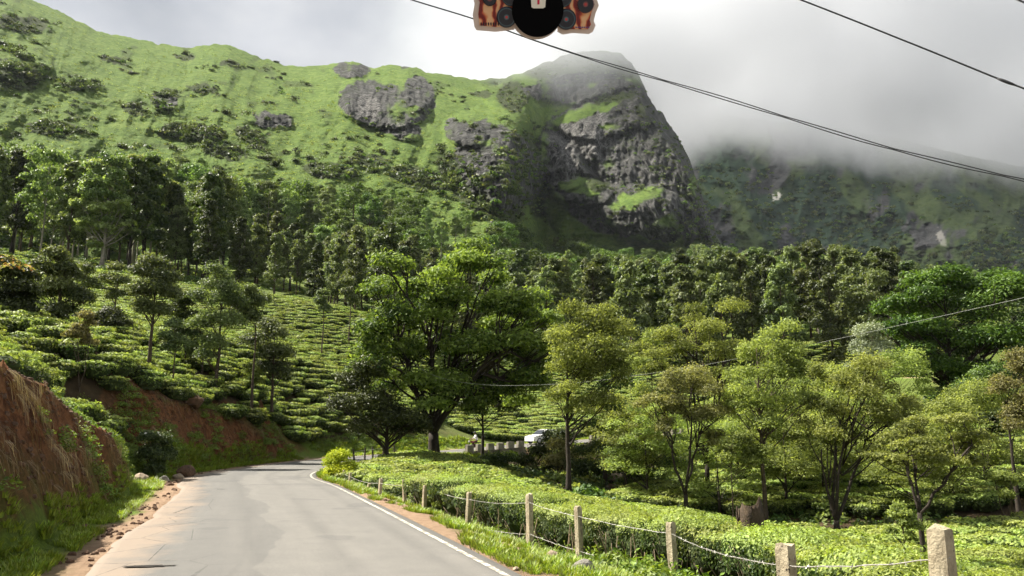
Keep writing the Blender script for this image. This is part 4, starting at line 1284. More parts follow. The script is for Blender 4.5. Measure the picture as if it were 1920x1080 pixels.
def inside(poly, x, y):
    poly = np.asarray(poly, float)
    c = np.zeros(len(x), bool)
    j = len(poly) - 1
    for i in range(len(poly)):
        (xi, yi), (xj, yj) = poly[i], poly[j]
        c ^= ((yi > y) != (yj > y)) & (x < (xj - xi) * (y - yi) / (yj - yi + 1e-12) + xi)
        j = i
    return c


FIELDS = [
    # label, group, polygon, spacing, size, row angle
    ('clipped tea bush in the field between the wire fence and the hollow', 'tea bushes beside the fence', [(3.2, 3.5), (4.6, 13), (3.7, 16.5), (1.7, 19.5), (-1.6, 26), (-5.5, 34), (-8.6, 40), (-9.0, 47), (-9.4, 54), (-8.5, 61), (-3, 60), (0, 50), (3.5, 40), (6.5, 30), (9.0, 22), (10.5, 12), (11, 3.5)], 1.12, 1.0, 0.33),
    ('clipped tea bush on the shaded terraces of the hollow', 'tea bushes in the hollow', [(12.5, 14), (9.5, 31), (7, 43), (12, 44), (14, 39), (22, 39), (40, 36), (48, 24), (40, 14)], 1.2, 1.0, 0.1),
    ('clipped tea bush on the green slope rising behind the hollow trees', 'tea bushes behind the hollow', [(6, 47), (10, 64), (24, 76), (40, 72), (62, 56), (56, 37), (42, 40), (24, 43), (12, 47)], 1.22, 1.0, 0.2),
    ('clipped tea bush on the bright hilltop above the red road cut', 'tea bushes on the hill above the road cut', [(-13.0, 15), (-14.2, 20), (-15.8, 26), (-18.5, 31), (-19.5, 36), (-18.3, 40), (-19.2, 46), (-19.4, 54), (-19.0, 61), (-24, 60), (-34, 58), (-44, 50), (-42, 34), (-24, 18), (-18, 12)], 1.15, 1.0, -0.25),
    ('clipped tea bush on the terraced slope below the forest edge', 'tea bushes on the terraced slope', [(-19, 62), (-18.5, 70), (-16.5, 79), (-10, 88), (-8, 100), (-14, 132), (-40, 137), (-66, 130), (-66, 96), (-50, 62), (-30, 61)], 1.25, 1.1, 0.05),
    ('clipped tea bush on the slope behind the white car', 'tea bushes above the far road', [(-7, 90.5), (4, 97), (16, 103.5), (30, 110), (48, 116), (70, 120), (80, 138), (50, 145), (20, 145), (-8, 138)], 1.35, 1.1, 0.5),
]
cands = []
rg = np.random.default_rng(500)
for fi, (lb, gr, poly, sp_, sz, ang) in enumerate(FIELDS):
    P = np.array(poly)
    x0, y0 = P.min(0) - 2
    x1, y1 = P.max(0) + 2
    n = int(max(x1 - x0, y1 - y0) * 1.5 / sp_)
    gi, gj = np.meshgrid(np.arange(-n, n), np.arange(-n, n))
    ax = (gi + 0.30 * rg.normal(size=gi.shape) + 0.5 * (gj % 2)) * sp_
    ay = (gj + 0.26 * rg.normal(size=gi.shape)) * sp_ * 0.86
    cx, cy = (x0 + x1) / 2, (y0 + y1) / 2
    x = (cx + ax * math.cos(ang) - ay * math.sin(ang)).ravel()
    y = (cy + ax * math.sin(ang) + ay * math.cos(ang)).ravel()
    ok = inside(poly, x, y) & (rg.random(len(x)) > 0.03)
    ok &= fbm(x / 4.5, y / 4.5, octaves=3, seed=600 + fi) > -0.46
    x, y = x[ok], y[ok]
    z, d, bk, kk = ground_full(x, y)
    ok = (np.abs(d) > 4.6) & (bk < 0.5)
    for a, b, c in zip(x[ok], y[ok], z[ok]):
        cands.append((a, b, c, fi, sz * rg.uniform(0.92, 1.12), rg.uniform(0.93, 1.07)))
# the clipped hedge row straight behind the fence
HEDGE = catmull([(5.0, 3.6), (4.3, 7.5), (4.1, 13.2), (2.6, 16.0), (1.1, 19.0), (-0.4, 22.0), (-2.9, 27.0)], 10)
seglen = np.concatenate([[0], np.cumsum(np.linalg.norm(np.diff(HEDGE, axis=0), axis=1))])
for s in np.arange(0.3, seglen[-1], 0.82):
    hx, hy = np.interp(s, seglen, HEDGE[:, 0]), np.interp(s, seglen, HEDGE[:, 1])
    cands.append((hx, hy, float(ground(hx, hy)[0]), 6, rg.uniform(0.98, 1.12), rg.uniform(1.42, 1.58)))
FIELDS.append(('tall clipped tea bush with bare woody flank right behind the fence', 'tea bushes of the row along the fence', None, 0, 0, 0))
cands = np.array(cands)
pu, pv = to_px(cands[:, 0], cands[:, 1], cands[:, 2] + 0.6)
dist = np.linalg.norm(cands[:, :3] - np.array([0, 0, CAM_Z]), axis=1)
infr = (pu > -60) & (pu < 1980) & (pv < 2600) & (cands[:, 1] > 2.5)
order = np.argsort(np.where(infr, dist, 1e6))
near = order[:300]
rest = order[300:]
rest = rest[(pu[rest] > -260) & (pu[rest] < 2180)]
for i in near:
    x, y, z, fi, s, sh = cands[i]
    lb, gr = FIELDS[int(fi)][:2]
    fol, stem = (TEA_HEDGE if fi == 6 else TEA_NEAR if dist[i] < 22 else TEA_MID)[rg.integers(3)]
    if fi == 6:
        HN = globals().get('HN', 0) + 1
        lb = 'tall woody tea bush, number %d of the fence row counted from the tallest post' % HN
    t = thing('tea_bush', lb, 'tea bush', (x, y, z - 0.03), rg.random() * 6.28, gr, (s, s, s * sh))
    link('foliage', fol, t)
    link('stem', stem, t)


def scatter(name, label, cat, pts, scl, meshes, seed, tilt=None):
    """One uncountable cover: the pieces are instanced on the points of a single object."""
    rg_ = np.random.default_rng(seed)
    me = bpy.data.meshes.new(name)
    me.vertices.add(len(pts))
    me.vertices.foreach_set('co', np.asarray(pts, np.float32).ravel())
    rot = np.zeros((len(pts), 3), np.float32)
    rot[:, 2] = rg_.random(len(pts)) * 6.283
    if tilt is not None:
        rot = np.asarray(tilt, np.float32)
    a = me.attributes.new('rot', 'FLOAT_VECTOR', 'POINT')
    a.data.foreach_set('vector', rot.ravel())
    a = me.attributes.new('scl', 'FLOAT_VECTOR', 'POINT')
    a.data.foreach_set('vector', np.asarray(scl, np.float32).ravel())
    a = me.attributes.new('pick', 'INT', 'POINT')
    a.data.foreach_set('value', rg_.integers(0, len(meshes), len(pts)).astype(np.int32))
    o = link(name, me)
    tag(o, label, cat, kind='stuff')
    ng = bpy.data.node_groups.new(name, 'GeometryNodeTree')
    ng.interface.new_socket('Geometry', in_out='INPUT', socket_type='NodeSocketGeometry')
    ng.interface.new_socket('Geometry', in_out='OUTPUT', socket_type='NodeSocketGeometry')
    N = ng.nodes.new
    gi_, go_ = N('NodeGroupInput'), N('NodeGroupOutput')
    coll = bpy.data.collections.new(name + '_pieces')
    for m in meshes:
        coll.objects.link(bpy.data.objects.new('piece', m))
    ci = N('GeometryNodeCollectionInfo')
    ci.inputs['Collection'].default_value = coll
    ci.inputs['Separate Children'].default_value = True
    ci.inputs['Reset Children'].default_value = True
    iop = N('GeometryNodeInstanceOnPoints')
    iop.inputs['Pick Instance'].default_value = True
    L_ = ng.links.new
    L_(gi_.outputs[0], iop.inputs['Points'])
    L_(ci.outputs[0], iop.inputs['Instance'])
    for nm, ty, so in (('pick', 'INT', 'Instance Index'), ('rot', 'FLOAT_VECTOR', 'Rotation'), ('scl', 'FLOAT_VECTOR', 'Scale')):
        na = N('GeometryNodeInputNamedAttribute')
        na.data_type = ty
        na.inputs['Name'].default_value = nm
        L_(na.outputs['Attribute'], iop.inputs[so])
    L_(iop.outputs[0], go_.inputs[0])
    md = o.modifiers.new('scatter', 'NODES')
    md.node_group = ng
    return o


c_ = cands[rest]
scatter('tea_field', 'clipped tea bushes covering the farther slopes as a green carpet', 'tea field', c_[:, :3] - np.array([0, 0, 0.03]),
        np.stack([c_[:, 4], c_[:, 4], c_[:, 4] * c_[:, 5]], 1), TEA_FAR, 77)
#print('tea', len(near), len(rest), 'farthest single', dist[near].max())

SCRUB = [low_bush(q, ('dark', 'broad', 'oak')[q], 0.8, 46, 0.8) for q in range(3)]
TUS = [low_bush(10 + q, ('olive', 'feather', 'olive')[q], 0.55, 12, 0.45) for q in range(3)]
pp_, uu_, vv_ = mtn_scatter(5800, -200, 1345, 881, lambda u, v: 0.005 + 0.75 * scrub_mask(u, v) * (1 - 0.6 * rock_mask(u, v)) + 0.05 * rock_mask(u, v) * (1 - lit_rock_mask(u, v)) + 0.8 * dome(u, v, 972, 310, 55, 95, -8, 1.0) + 0.5 * dome(u, v, 1310, 390, 45, 90, 0, 1.0))
s = np.random.default_rng(3).uniform(0.7, 2.3, len(pp_)) ** 1.1
scatter('scrub', 'dark scrub clinging to gullies and rocks of the mountain', 'scrub', pp_ - np.array([0, 0, 0.3]), np.stack([s, s, s * 0.85], 1), SCRUB, 882)
pp_, uu_, vv_ = mtn_scatter(9000, -200, 1060, 883, lambda u, v: (1 - rock_mask(u, v)) * (1 - 0.8 * scrub_mask(u, v)) * (0.35 + 0.65 * sstep(-0.2, 0.3, fbm(u / 14, v / 6, octaves=3, seed=884))))
s = np.random.default_rng(4).uniform(0.5, 1.3, len(pp_))
scatter('tussock_grass', 'tussocks of long grass covering the open mountain slope', 'grass', pp_ - np.array([0, 0, 0.1]), np.stack([s * 1.3, s * 1.3, s], 1), TUS, 885)

r_ = np.random.default_rng(886)
i_, j_ = r_.integers(40, len(T2) - 60, 3400), r_.integers(30, len(U2) - 30, 3400)
w_ok = r_.random(3400) < 0.9 - 0.75 * lawn[i_, j_] - 0.5 * rock2[i_, j_]
pp_ = P2[i_, j_][w_ok] + r_.normal(size=(w_ok.sum(), 3)) * np.array([2, 2, 0])
s = r_.uniform(2.0, 5.0, len(pp_))
scatter('distant_forest', 'dark trees and scrub massed on the misty range', 'forest', pp_ - np.array([0, 0, 0.8]), np.stack([s, s, s * 0.9], 1), SCRUB, 887)
# ------------------------------------------------------------------ rocks, stump, roadside shrubs
def rock_mesh(name, size, mat, seed, flat=0.75):
    rg_ = np.random.default_rng(seed)
    import bmesh
    bm = bmesh.new()
    bmesh.ops.create_icosphere(bm, subdivisions=3, radius=1.0)
    co = np.array([v.co[:] for v in bm.verts])
    o = rg_.random(3) * 50
    d = 1 + 0.30 * fbm(co[:, 0] * 1.1 + o[0], co[:, 1] * 1.1 + o[1], co[:, 2] * 1.1 + o[2], octaves=4, seed=seed)
    for _ in range(7):                                   # broken faces
        n = rg_.normal(size=3)
        n /= np.linalg.norm(n)
        h = rg_.uniform(0.6, 0.95)
        pr = (co * d[:, None]) @ n
        d = np.where(pr > h, d * h / np.maximum(pr, 1e-6) * 1.0 + 0.0, d)
    co = co * d[:, None] * np.asarray(size) * np.array([1, 1, flat])
    for v, c in zip(bm.verts, co):
        v.co = c
    me = bpy.data.meshes.new(name)
    bm.to_mesh(me)
    bm.free()
    me.materials.append(mat)
    return me


M_ROCK = simple_mat('rock_tan', (0.30, 0.235, 0.16), 0.9, 0.45, 3.0, 0.9, bdist=0.05)
M_ROCK_GREY = simple_mat('rock_grey', (0.21, 0.195, 0.165), 0.9, 0.45, 3.0, 0.9, bdist=0.05)
M_ROCK_BROWN = simple_mat('rock_brown', (0.12, 0.07, 0.042), 0.9, 0.45, 3.0, 0.9, bdist=0.05)


def rock(label, u, v, y, sz, mat, seed, name='rock', flat=0.75, sink=0.35):
    P = at(u, v, y)
    z = max(float(ground(P[0], P[1])[0]), -9)
    sz = tuple(0.74 * c for c in sz) if y < 42 else sz
    me = rock_mesh(name, sz, mat, seed, flat)
    o = link(name, me, None, (P[0], P[1], z + sz[2] * flat * (1 - sink) * 0.6), seed * 1.3)
    return tag(o, label, 'rock')


rock('pale flat topped boulder in the weedy gap of the road bank', 268, 843, 35.5, (0.62, 0.5, 0.55), M_ROCK, 1)
rock('rounded tan boulder highest in the weedy gap of the bank', 205, 815, 35.5, (0.5, 0.5, 0.5), M_ROCK, 2)
rock('cream stone at the upper end of the weedy gap', 225, 828, 36, (0.42, 0.36, 0.4), M_ROCK, 3)
rock('angular tan stone low in the weedy gap', 218, 868, 32.6, (0.5, 0.42, 0.42), M_ROCK, 4)
rock('small tan stone beside the angular one', 238, 852, 33.6, (0.34, 0.3, 0.34), M_ROCK, 5)
rock('greyish stone at the roadside foot of the weedy gap', 308, 880, 36.4, (0.38, 0.34, 0.4), M_ROCK_GREY, 6)
rock('orange brown boulder at the start of the second bank', 352, 862, 41.5, (0.75, 0.6, 0.75), M_ROCK_BROWN, 7)
rock('tan stone pile cap beside the orange brown boulder', 335, 885, 40, (0.4, 0.35, 0.35), M_ROCK, 8)
rock('big brown boulder on the bank top between the silver oaks', 360, 712, 52, (1.25, 0.8, 0.7), M_ROCK_BROWN, 9, 'boulder')
rock('grey brown mossy stone in the grass under the fence', 1095, 1052, 13.4, (0.26, 0.22, 0.24), M_ROCK_GREY, 10)
rock('small stone beside the fence post base', 1035, 1022, 15.0, (0.22, 0.18, 0.2), M_ROCK, 11)
rock('leaning pinkish boulder past the bend below the dark tree', 733, 835, 84, (1.1, 0.8, 1.3), M_ROCK, 12, 'boulder')
rock('upright pale boulder beside the leaning one past the bend', 752, 835, 84, (0.6, 0.6, 1.2), M_ROCK, 13, 'boulder')
rock('low brown boulder on the grassy edge past the bend', 698, 842, 82, (1.2, 0.8, 0.6), M_ROCK_BROWN, 14, 'boulder')
rock('small brown stone on the outer side of the bend', 650, 838, 80, (0.9, 0.6, 0.5), M_ROCK_BROWN, 15)
rock('orange tan outcrop in the scrub under the parapet', 1152, 856, 60, (1.1, 0.8, 0.8), M_ROCK, 16, 'boulder')
rock('small loose stone at the broken road edge', 268, 908, 30, (0.14, 0.12, 0.1), M_ROCK_GREY, 17)
rock('loose pale stone on the orange verge', 968, 1052, 13.3, (0.10, 0.08, 0.07), M_ROCK, 18)

# dead stump with a splintered top
mb = MB()
rg = np.random.default_rng(71)
sx, sy = 4.55, 15.6
sz0 = float(ground(sx, sy)[0])
k_ = 14
th = np.linspace(0, 2 * np.pi, k_, endpoint=False)
rings = []
for t in np.linspace(0, 1, 8):
    r = 0.34 * (1 + 0.5 * math.exp(-t * 5)) * (1 + 0.13 * np.sin(3 * th + 1) + 0.09 * np.sin(5 * th) + 0.05 * rg.normal(size=k_))
    zz = t * 1.5 + (0.10 * np.sin(th + 2.2) + 0.05 * rg.normal(size=k_) if t == 1 else 0)
    rings.append(np.stack([r * np.cos(th), r * np.sin(th), np.broadcast_to(zz, (k_,))], 1))
rings.append(np.stack([0.2 * np.cos(th), 0.2 * np.sin(th), np.full(k_, 1.47)], 1))
v = np.vstack(rings)
q = [[i * k_ + j, i * k_ + (j + 1) % k_, (i + 1) * k_ + (j + 1) % k_, (i + 1) * k_ + j] for i in range(len(rings) - 1) for j in range(k_)]
M_STUMP = simple_mat('stump_wood', (0.06, 0.042, 0.026), 0.9, 0.6, 5.0, 0.9, bdist=0.05)
mb.add(np.vstack([v, [[0, 0, 1.40]]]), q, [[(len(rings) - 1) * k_ + j, (len(rings) - 1) * k_ + (j + 1) % k_, len(v)] for j in range(k_)])
stump = thing('tree_stump', 'dead brown splintered tree stump standing behind the tea hedge', 'stump', (sx, sy, sz0 + 0.02), 0, None, (0.66, 0.66, 1.1))
mb.build('trunk', M_STUMP, stump, True)
mb = MB()
limb(mb, (-0.26, 0, 0.9), (-0.36, 0.05, 1.50), 0.07, 0.02, rg, 6, 0)
mb.build('splinter', M_STUMP, stump, True)
mb = MB()
limb(mb, (0.2, 0, 1.0), (0.40, -0.1, 1.02), 0.09, 0.06, rg, 5, 0)
mb.build('branch_stub', M_STUMP, stump, True)

blob_tree('golden_shrub', 'bright yellow green shrub at the inner corner of the bend', 640, 41.5, [(622, 864, 19), (640, 857, 20), (655, 871, 18), (630, 884, 22), (650, 890, 19), (616, 886, 16)], 'yellow', M_BARK, 0.05, 300, 0.13, 81, cat='shrub', fork=(0.2, [(625, 880), (640, 875), (652, 885)]))
blob_tree('climbing_shrub', 'fresh green leafy climber wrapped round the paired fence posts', 815, 24.6, [(815, 925, 12), (806, 940, 14), (822, 945, 12), (812, 958, 12), (840, 938, 11)], 'feather', M_BARK, 0.03, 190, 0.10, 82, cat='shrub', fork=(0.15, [(810, 945), (820, 940)]))
blob_tree('flowering_shrub', 'dark mound shaped shrub with white flowers in the bank gap', 292, 38.5, [(282, 818, 20), (302, 826, 20), (290, 846, 24), (312, 855, 20), (272, 850, 18), (298, 872, 20)], 'dark', M_BARK, 0.05, 360, 0.14, 83, cat='shrub', fork=(0.15, [(282, 850), (300, 850)]), extra=lambda t, cl, r: top_flowers(t, cl, r, 'white', 3, 0.14, 'few white flowers on the dark shrub'))
for i, (u, y, bl, lm, lb) in enumerate((
        (1000, 66, [(985, 862, 22), (1012, 846, 24), (1038, 832, 26), (1058, 822, 24), (1030, 818, 16), (1048, 812, 16), (1068, 815, 14), (1000, 885, 24), (1040, 880, 26)], 'dark', 'dark tangled thicket under the white car'),
        (1045, 62, [(1045, 835, 20), (1062, 850, 22), (1040, 860, 22), (1075, 870, 22)], 'dry', 'brownish thicket with thin stems beside the tall olive trunk'),
        (1105, 60, [(1095, 850, 24), (1120, 845, 24), (1110, 875, 26), (1085, 885, 22), (1130, 885, 20)], 'dark', 'dark thicket behind the tall olive tree trunk'),
        (1190, 55, [(1175, 860, 24), (1200, 850, 26), (1225, 862, 24), (1190, 885, 26), (1220, 890, 24), (1160, 880, 20)], 'broad', 'rounded green shrub beside the orange tan outcrop'),
        (1250, 58, [(1240, 840, 24), (1270, 845, 24), (1255, 870, 26), (1285, 875, 22)], 'dark', 'dark shrub below the parapet behind the brownish tree'),
        (930, 62, [(915, 862, 18), (935, 870, 20), (955, 862, 18), (950, 885, 18)], 'broad', 'leafy shrub at the foot of the crenellated parapet'),
        (1310, 62, [(1300, 835, 22), (1330, 838, 24), (1320, 858, 22)], 'broad', 'green shrub on the slope between two valley trunks'),
        (1395, 60, [(1380, 790, 22), (1405, 795, 24), (1395, 815, 24)], 'silver', 'pale grey green shrub behind the small sapling'),
        (1490, 62, [(1480, 790, 24), (1510, 785, 24), (1500, 810, 24)], 'olive', 'olive shrub between the tall olive and V branched trees'),
        (1770, 52, [(1755, 770, 22), (1785, 775, 24), (1770, 792, 22)], 'dark', 'dark shrub above the flat topped tree'),
        (1850, 50, [(1835, 780, 20), (1865, 785, 22), (1880, 800, 20)], 'dark', 'dark shrub at the foot of the round tree'))):
    blob_tree('shrub', lb, u, y, bl, lm, M_BARK_DARK, 0.08, 240, 0.22, 90 + i, cat='shrub', fork=(0.3, [(bl[0][0], bl[0][1] + 8), (bl[1][0], bl[1][1] + 8)]))

# ------------------------------------------------------------------ concrete post and barbed wire fence
k = Nodes('post_concrete')
pc = k.ramp(k.noise(7, 8, 0.7, k.pos()), [(0.3, (0.26, 0.21, 0.135)), (0.7, (0.56, 0.49, 0.34))])
pc = k.mix(k.ramp(k.noise(3.2, 6, 0.7, k.pos((1, 1, 0.4))), [(0.50, (0, 0, 0)), (0.66, (1, 1, 1))]), pc, (0.11, 0.095, 0.06))
pc = k.mix(k.ramp(k.noise(24, 4, 0.6, k.pos()), [(0.62, (0, 0, 0)), (0.68, (1, 1, 1))]), pc, (0.07, 0.06, 0.045))
M_CONC = k.surface(pc, 0.95, 0.15, k.bump(k.noise(30, 8, 0.7, k.pos()), 1.0, 0.03))
M_WIRE = simple_mat('galvanised_wire', (0.42, 0.40, 0.36), 0.5, 0.3, 40, 0.1, 0.4, 0.5)
M_STAKE = simple_mat('stake_wood', (0.30, 0.23, 0.15), 0.9, 0.4, 9, 0.5)
fence = thing('fence', 'barbed wire fence on rough concrete posts along the road verge', 'fence', (0, 17, -0.4))
FO = np.array([0, 17, -0.4])
rg = np.random.default_rng(5)
POSTS = [(1762, 5.5, 992, 0.15, 0, 0.0), (1476, 7.4, 1022, 0.15, -0.02, 0.03), (1257, 13.8, 980, 0.15, 0, 0), (1083, 15.5, 950, 0.14, -0.05, 0.0), (992, 17.0, 926, 0.145, 0.0, 0.01), (880, 21.0, 923, 0.14, 0, 0), (812, 25.2, 906, 0.14, 0, 0),
         (797, 24.6, 910, 0.14, 0.02, 0), (758, 28, 900, 0.14, 0, 0), (714, 30, 897, 0.14, 0.0, 0), (693, 32.5, 906, 0.13, 0.30, 0), (657, 37, 886, 0.13, 0.03, 0), (645, 39, 881, 0.13, -0.03, 0)]
tops = []
for i, (u, y, vt, w, lx, ly) in enumerate(POSTS):
    w *= 0.86 if y > 10 else 0.95
    lx += (0, 0.02, -0.03, 0.02, -0.02, 0.03, 0, 0, -0.04, 0.03, 0, 0, 0)[i]
    P = at(u, vt, y)
    z0 = float(ground(P[0], y)[0]) - 0.3
    h = P[2] - z0
    n = 7
    pr = []
    for j in range(n):
        t = (0, 0.2, 0.4, 0.6, 0.8, 0.965, 1.0)[j]
        c = np.array([P[0] - lx * h * (1 - t), y + ly * h * t, z0 + h * t])
        a0 = 0.62 + 0.1 * rg.normal() * 0
        for q_ in range(8):
            a = a0 + q_ * math.pi / 4
            rr = w * 0.5 * (1.34 if q_ % 2 else 1.0) * (1 - 0.08 * t - (0.07 if j == n - 1 else 0)) * (1 + 0.055 * rg.normal())
            zz = 0.012 * rg.normal() if j == n - 1 else 0
            pr.append(c + np.array([rr * math.cos(a), rr * math.sin(a), zz]))
    pr.append(np.array([P[0], y + ly * h, P[2]]))
    mb = MB()
    mb.add(np.array(pr) - FO, [[a * 8 + b, a * 8 + (b + 1) % 8, (a + 1) * 8 + (b + 1) % 8, (a + 1) * 8 + b] for a in range(n - 1) for b in range(8)],
           [[(n - 1) * 8 + b, (n - 1) * 8 + (b + 1) % 8, n * 8] for b in range(8)])
    mb.build('post', M_CONC, fence)
    if i not in (7, 10):
        tops.append((P[0], y, P[2], lx, h))
for drop in (0.17, 0.80):
    mb, bb = MB(), MB()
    for a, b in zip(tops[:-1], tops[1:]):
        pa = np.array([a[0] - a[3] * drop, a[1] - 0.085, a[2] - drop])
        pb = np.array([b[0] - b[3] * drop, b[1] - 0.085, b[2] - drop])
        n = 14
        t = np.linspace(0, 1, n)[:, None]
        pts = pa + (pb - pa) * t
        pts[:, 2] -= 0.05 * 4 * (t * (1 - t))[:, 0] * np.linalg.norm(pb - pa) / 4
        pts += rg.normal(size=pts.shape) * 0.004
        if np.linalg.norm(pa[:2]) > 3:
            mb.tube(pts - FO, 0.0045 if a[1] < 20 else 0.0065, 4)
            for s in np.arange(0.12, np.linalg.norm(pb - pa), 0.16):
                c = pa + (pb - pa) * s / np.linalg.norm(pb - pa)
                tt = s / np.linalg.norm(pb - pa)
                c[2] -= 0.05 * 4 * tt * (1 - tt) * np.linalg.norm(pb - pa) / 4
                for _ in range(2):
                    dv = rg.normal(size=3)
                    dv *= 0.022 / np.linalg.norm(dv)
                    bb.tube([c - dv - FO, c + dv - FO], 0.003, 3, False)
    w_ = mb.build('wire', M_WIRE, fence, True)
    o = bb.build('barbs', M_WIRE, w_)
    o['kind'] = 'stuff'
for i in range(34):                                       # thin stakes stuck in along the hedge foot
    t = rg.random()
    j = rg.integers(2, 6)
    a, b = tops[min(j, len(tops) - 2)], tops[min(j + 1, len(tops) - 1)]
    x, y = a[0] + (b[0] - a[0]) * t + 0.25 + 0.15 * rg.normal(), a[1] + (b[1] - a[1]) * t + 0.15
    z = float(ground(x, y)[0])
    h = rg.uniform(0.35, 0.8)
    mb = MB()
    limb(mb, np.array([x, y, z - 0.1]) - FO, np.array([x + rg.normal() * 0.1, y + rg.normal() * 0.06, z + h]) - FO, 0.014, 0.009, rg, 4, 0, 5)
    mb.build('stake', M_STAKE, fence)

# thin post and wire fence round the inside of the bend
M_DARKPOST = simple_mat('post_weathered', (0.09, 0.075, 0.06), 0.9, 0.4, 9, 0.5)
f2 = thing('fence', 'thin dark post and wire fence around the inside of the bend', 'fence', (-12.5, 62, 0))
FO2 = np.array([-12.5, 62, 0.0])
pp = []
for i, (u, y) in enumerate(((664, 58.5), (684, 62), (700, 64.5), (716, 66.5), (738, 69))):
    x = float(ray(u, 860)[0]) * y
    z = float(ground(x, y)[0])
    mb = MB()
    limb(mb, np.array([x, y, z - 0.3]) - FO2, np.array([x + 0.05 * rg.normal(), y, z + 1.15]) - FO2, 0.085, 0.07, rg, 4, 0, 6)
    mb.build('post', M_DARKPOST, f2)
    pp.append((x, y, z))
for hh in (0.95, 0.5):
    mb = MB()
    mb.tube(np.array([(x, y - 0.08, z + hh) for x, y, z in pp]) - FO2, 0.014, 4)
    mb.build('wire', M_WIRE, f2)

# ------------------------------------------------------------------ parapet on the far road
M_STONE = simple_mat('wall_stone', (0.15, 0.125, 0.10), 0.95, 0.5, 1.6, 0.9, bdist=0.06)
M_BLOCK = simple_mat('parapet_plaster', (0.21, 0.19, 0.15), 0.9, 0.35, 2.5, 0.6)


def parapet(label, k0, k1, off=-3.72):
    base = ROAD[k0:k1, :2] + ROAD_N[k0:k1] * off
    zz = ROAD[k0:k1, 2]
    c0 = np.array([base[0, 0], base[0, 1], zz[0]])
    par = thing('parapet_wall', label, 'wall', c0)
    out = ROAD_N[k0:k1] * (off - 0.45)
    v, q = [], []
    for (x, y), (nx, ny), z in zip(base, ROAD_N[k0:k1], zz):
        for o, dz in ((0.22, -0.3), (0.22, 0.10), (-0.22, 0.10), (-0.34, -3.4)):
            v.append((x + nx * o, y + ny * o, z + dz))
    n = len(base)
    for i in range(n - 1):
        for j in range(3):
            q.append([i * 4 + j, i * 4 + j + 1, (i + 1) * 4 + j + 1, (i + 1) * 4 + j])
    mb = MB()
    mb.add(np.array(v) - c0, q, [])
    mb.add(np.array(v[:4]) - c0, [[0, 1, 2, 3]])
    mb.add(np.array(v[-4:]) - c0, [[3, 2, 1, 0]])
    mb.build('retaining_wall', M_STONE, par)
    sl = np.concatenate([[0], np.cumsum(np.linalg.norm(np.diff(base, axis=0), axis=1))])
    for s in np.arange(0.5, sl[-1] - 0.4, 1.30):
        x, y, z = np.interp(s, sl, base[:, 0]), np.interp(s, sl, base[:, 1]), np.interp(s, sl, zz)
        tx, ty = np.interp(s, sl, ROAD_T[k0:k1, 0]), np.interp(s, sl, ROAD_T[k0:k1, 1])
        R_ = np.array([[tx, -ty, 0], [ty, tx, 0], [0, 0, 1]])
        mb = MB()
        mb.box(np.array([x, y, z + 0.10 + 0.30]) - c0, (0.78, 0.36, 0.62), R_, 0.95, 0.012, rg)
        mb.build('block', M_BLOCK, par)
    return par


uk = to_px(ROAD[:, 0] + ROAD_N[:, 0] * -3.7, ROAD[:, 1] + ROAD_N[:, 1] * -3.7, ROAD[:, 2])[0]
ks = np.arange(len(ROAD))
far_part = ROAD[:, 1] > 74
k_a, k_b = ks[far_part & (uk > 868)][0], ks[far_part & (uk > 985)][0]
k_c, k_d = ks[far_part & (uk > 1105)][0], ks[far_part & (uk > 1345)][0]
parapet('crenellated stone parapet beside the motorcyclist on the far road', k_a, k_b)
parapet('longer crenellated parapet on the far road behind the brownish tree', k_c, k_d)

# ------------------------------------------------------------------ white car
M_CAR = simple_mat('car_white', (0.80, 0.80, 0.79), 0.25, 0.02, 3, 0.0, 0.6)
M_GLASS = simple_mat('car_glass', (0.02, 0.024, 0.028), 0.08, 0.1, 3, 0.0, 0.8)
M_TYRE = simple_mat('tyre', (0.02, 0.02, 0.02), 0.9, 0.2, 20, 0.2)
M_RIM = simple_mat('rim', (0.5, 0.5, 0.52), 0.35, 0.1, 5, 0.0, 0.5, 0.8)
M_LAMP = simple_mat('lamp_clear', (0.85, 0.85, 0.82), 0.15, 0.05, 5, 0, 0.8)
M_RED = simple_mat('lamp_red', (0.45, 0.02, 0.02), 0.2, 0.05, 5, 0, 0.8)
kc = ks[far_part & (to_px(ROAD[:, 0], ROAD[:, 1], ROAD[:, 2])[0] > 1016)][0]
cpos = np.array([*(ROAD[kc, :2] + ROAD_N[kc] * -0.3), ROAD[kc, 2] + 0.02])
car = thing('car', 'white hatchback car driving on the far road above the thicket', 'car', cpos, math.atan2(ROAD_T[kc, 1], ROAD_T[kc, 0]) + math.pi)


def loft(mb, prof_pts, halfw):
    """Side profile (x, z) with half widths, mirrored across; closed solid."""
    P = np.array([(x, -w, z) for (x, z), w in zip(prof_pts, halfw)] + [(x, w, z) for (x, z), w in zip(prof_pts, halfw)])
    n = len(prof_pts)
    q = [[i, (i + 1) % n, n + (i + 1) % n, n + i] for i in range(n)]
    c0, c1 = P[:n].mean(0), P[n:].mean(0)
    P = np.vstack([P, c0, c1])
    t = [[(i + 1) % n, i, 2 * n] for i in range(n)] + [[n + i, n + (i + 1) % n, 2 * n + 1] for i in range(n)]
    mb.add(P, q, t)


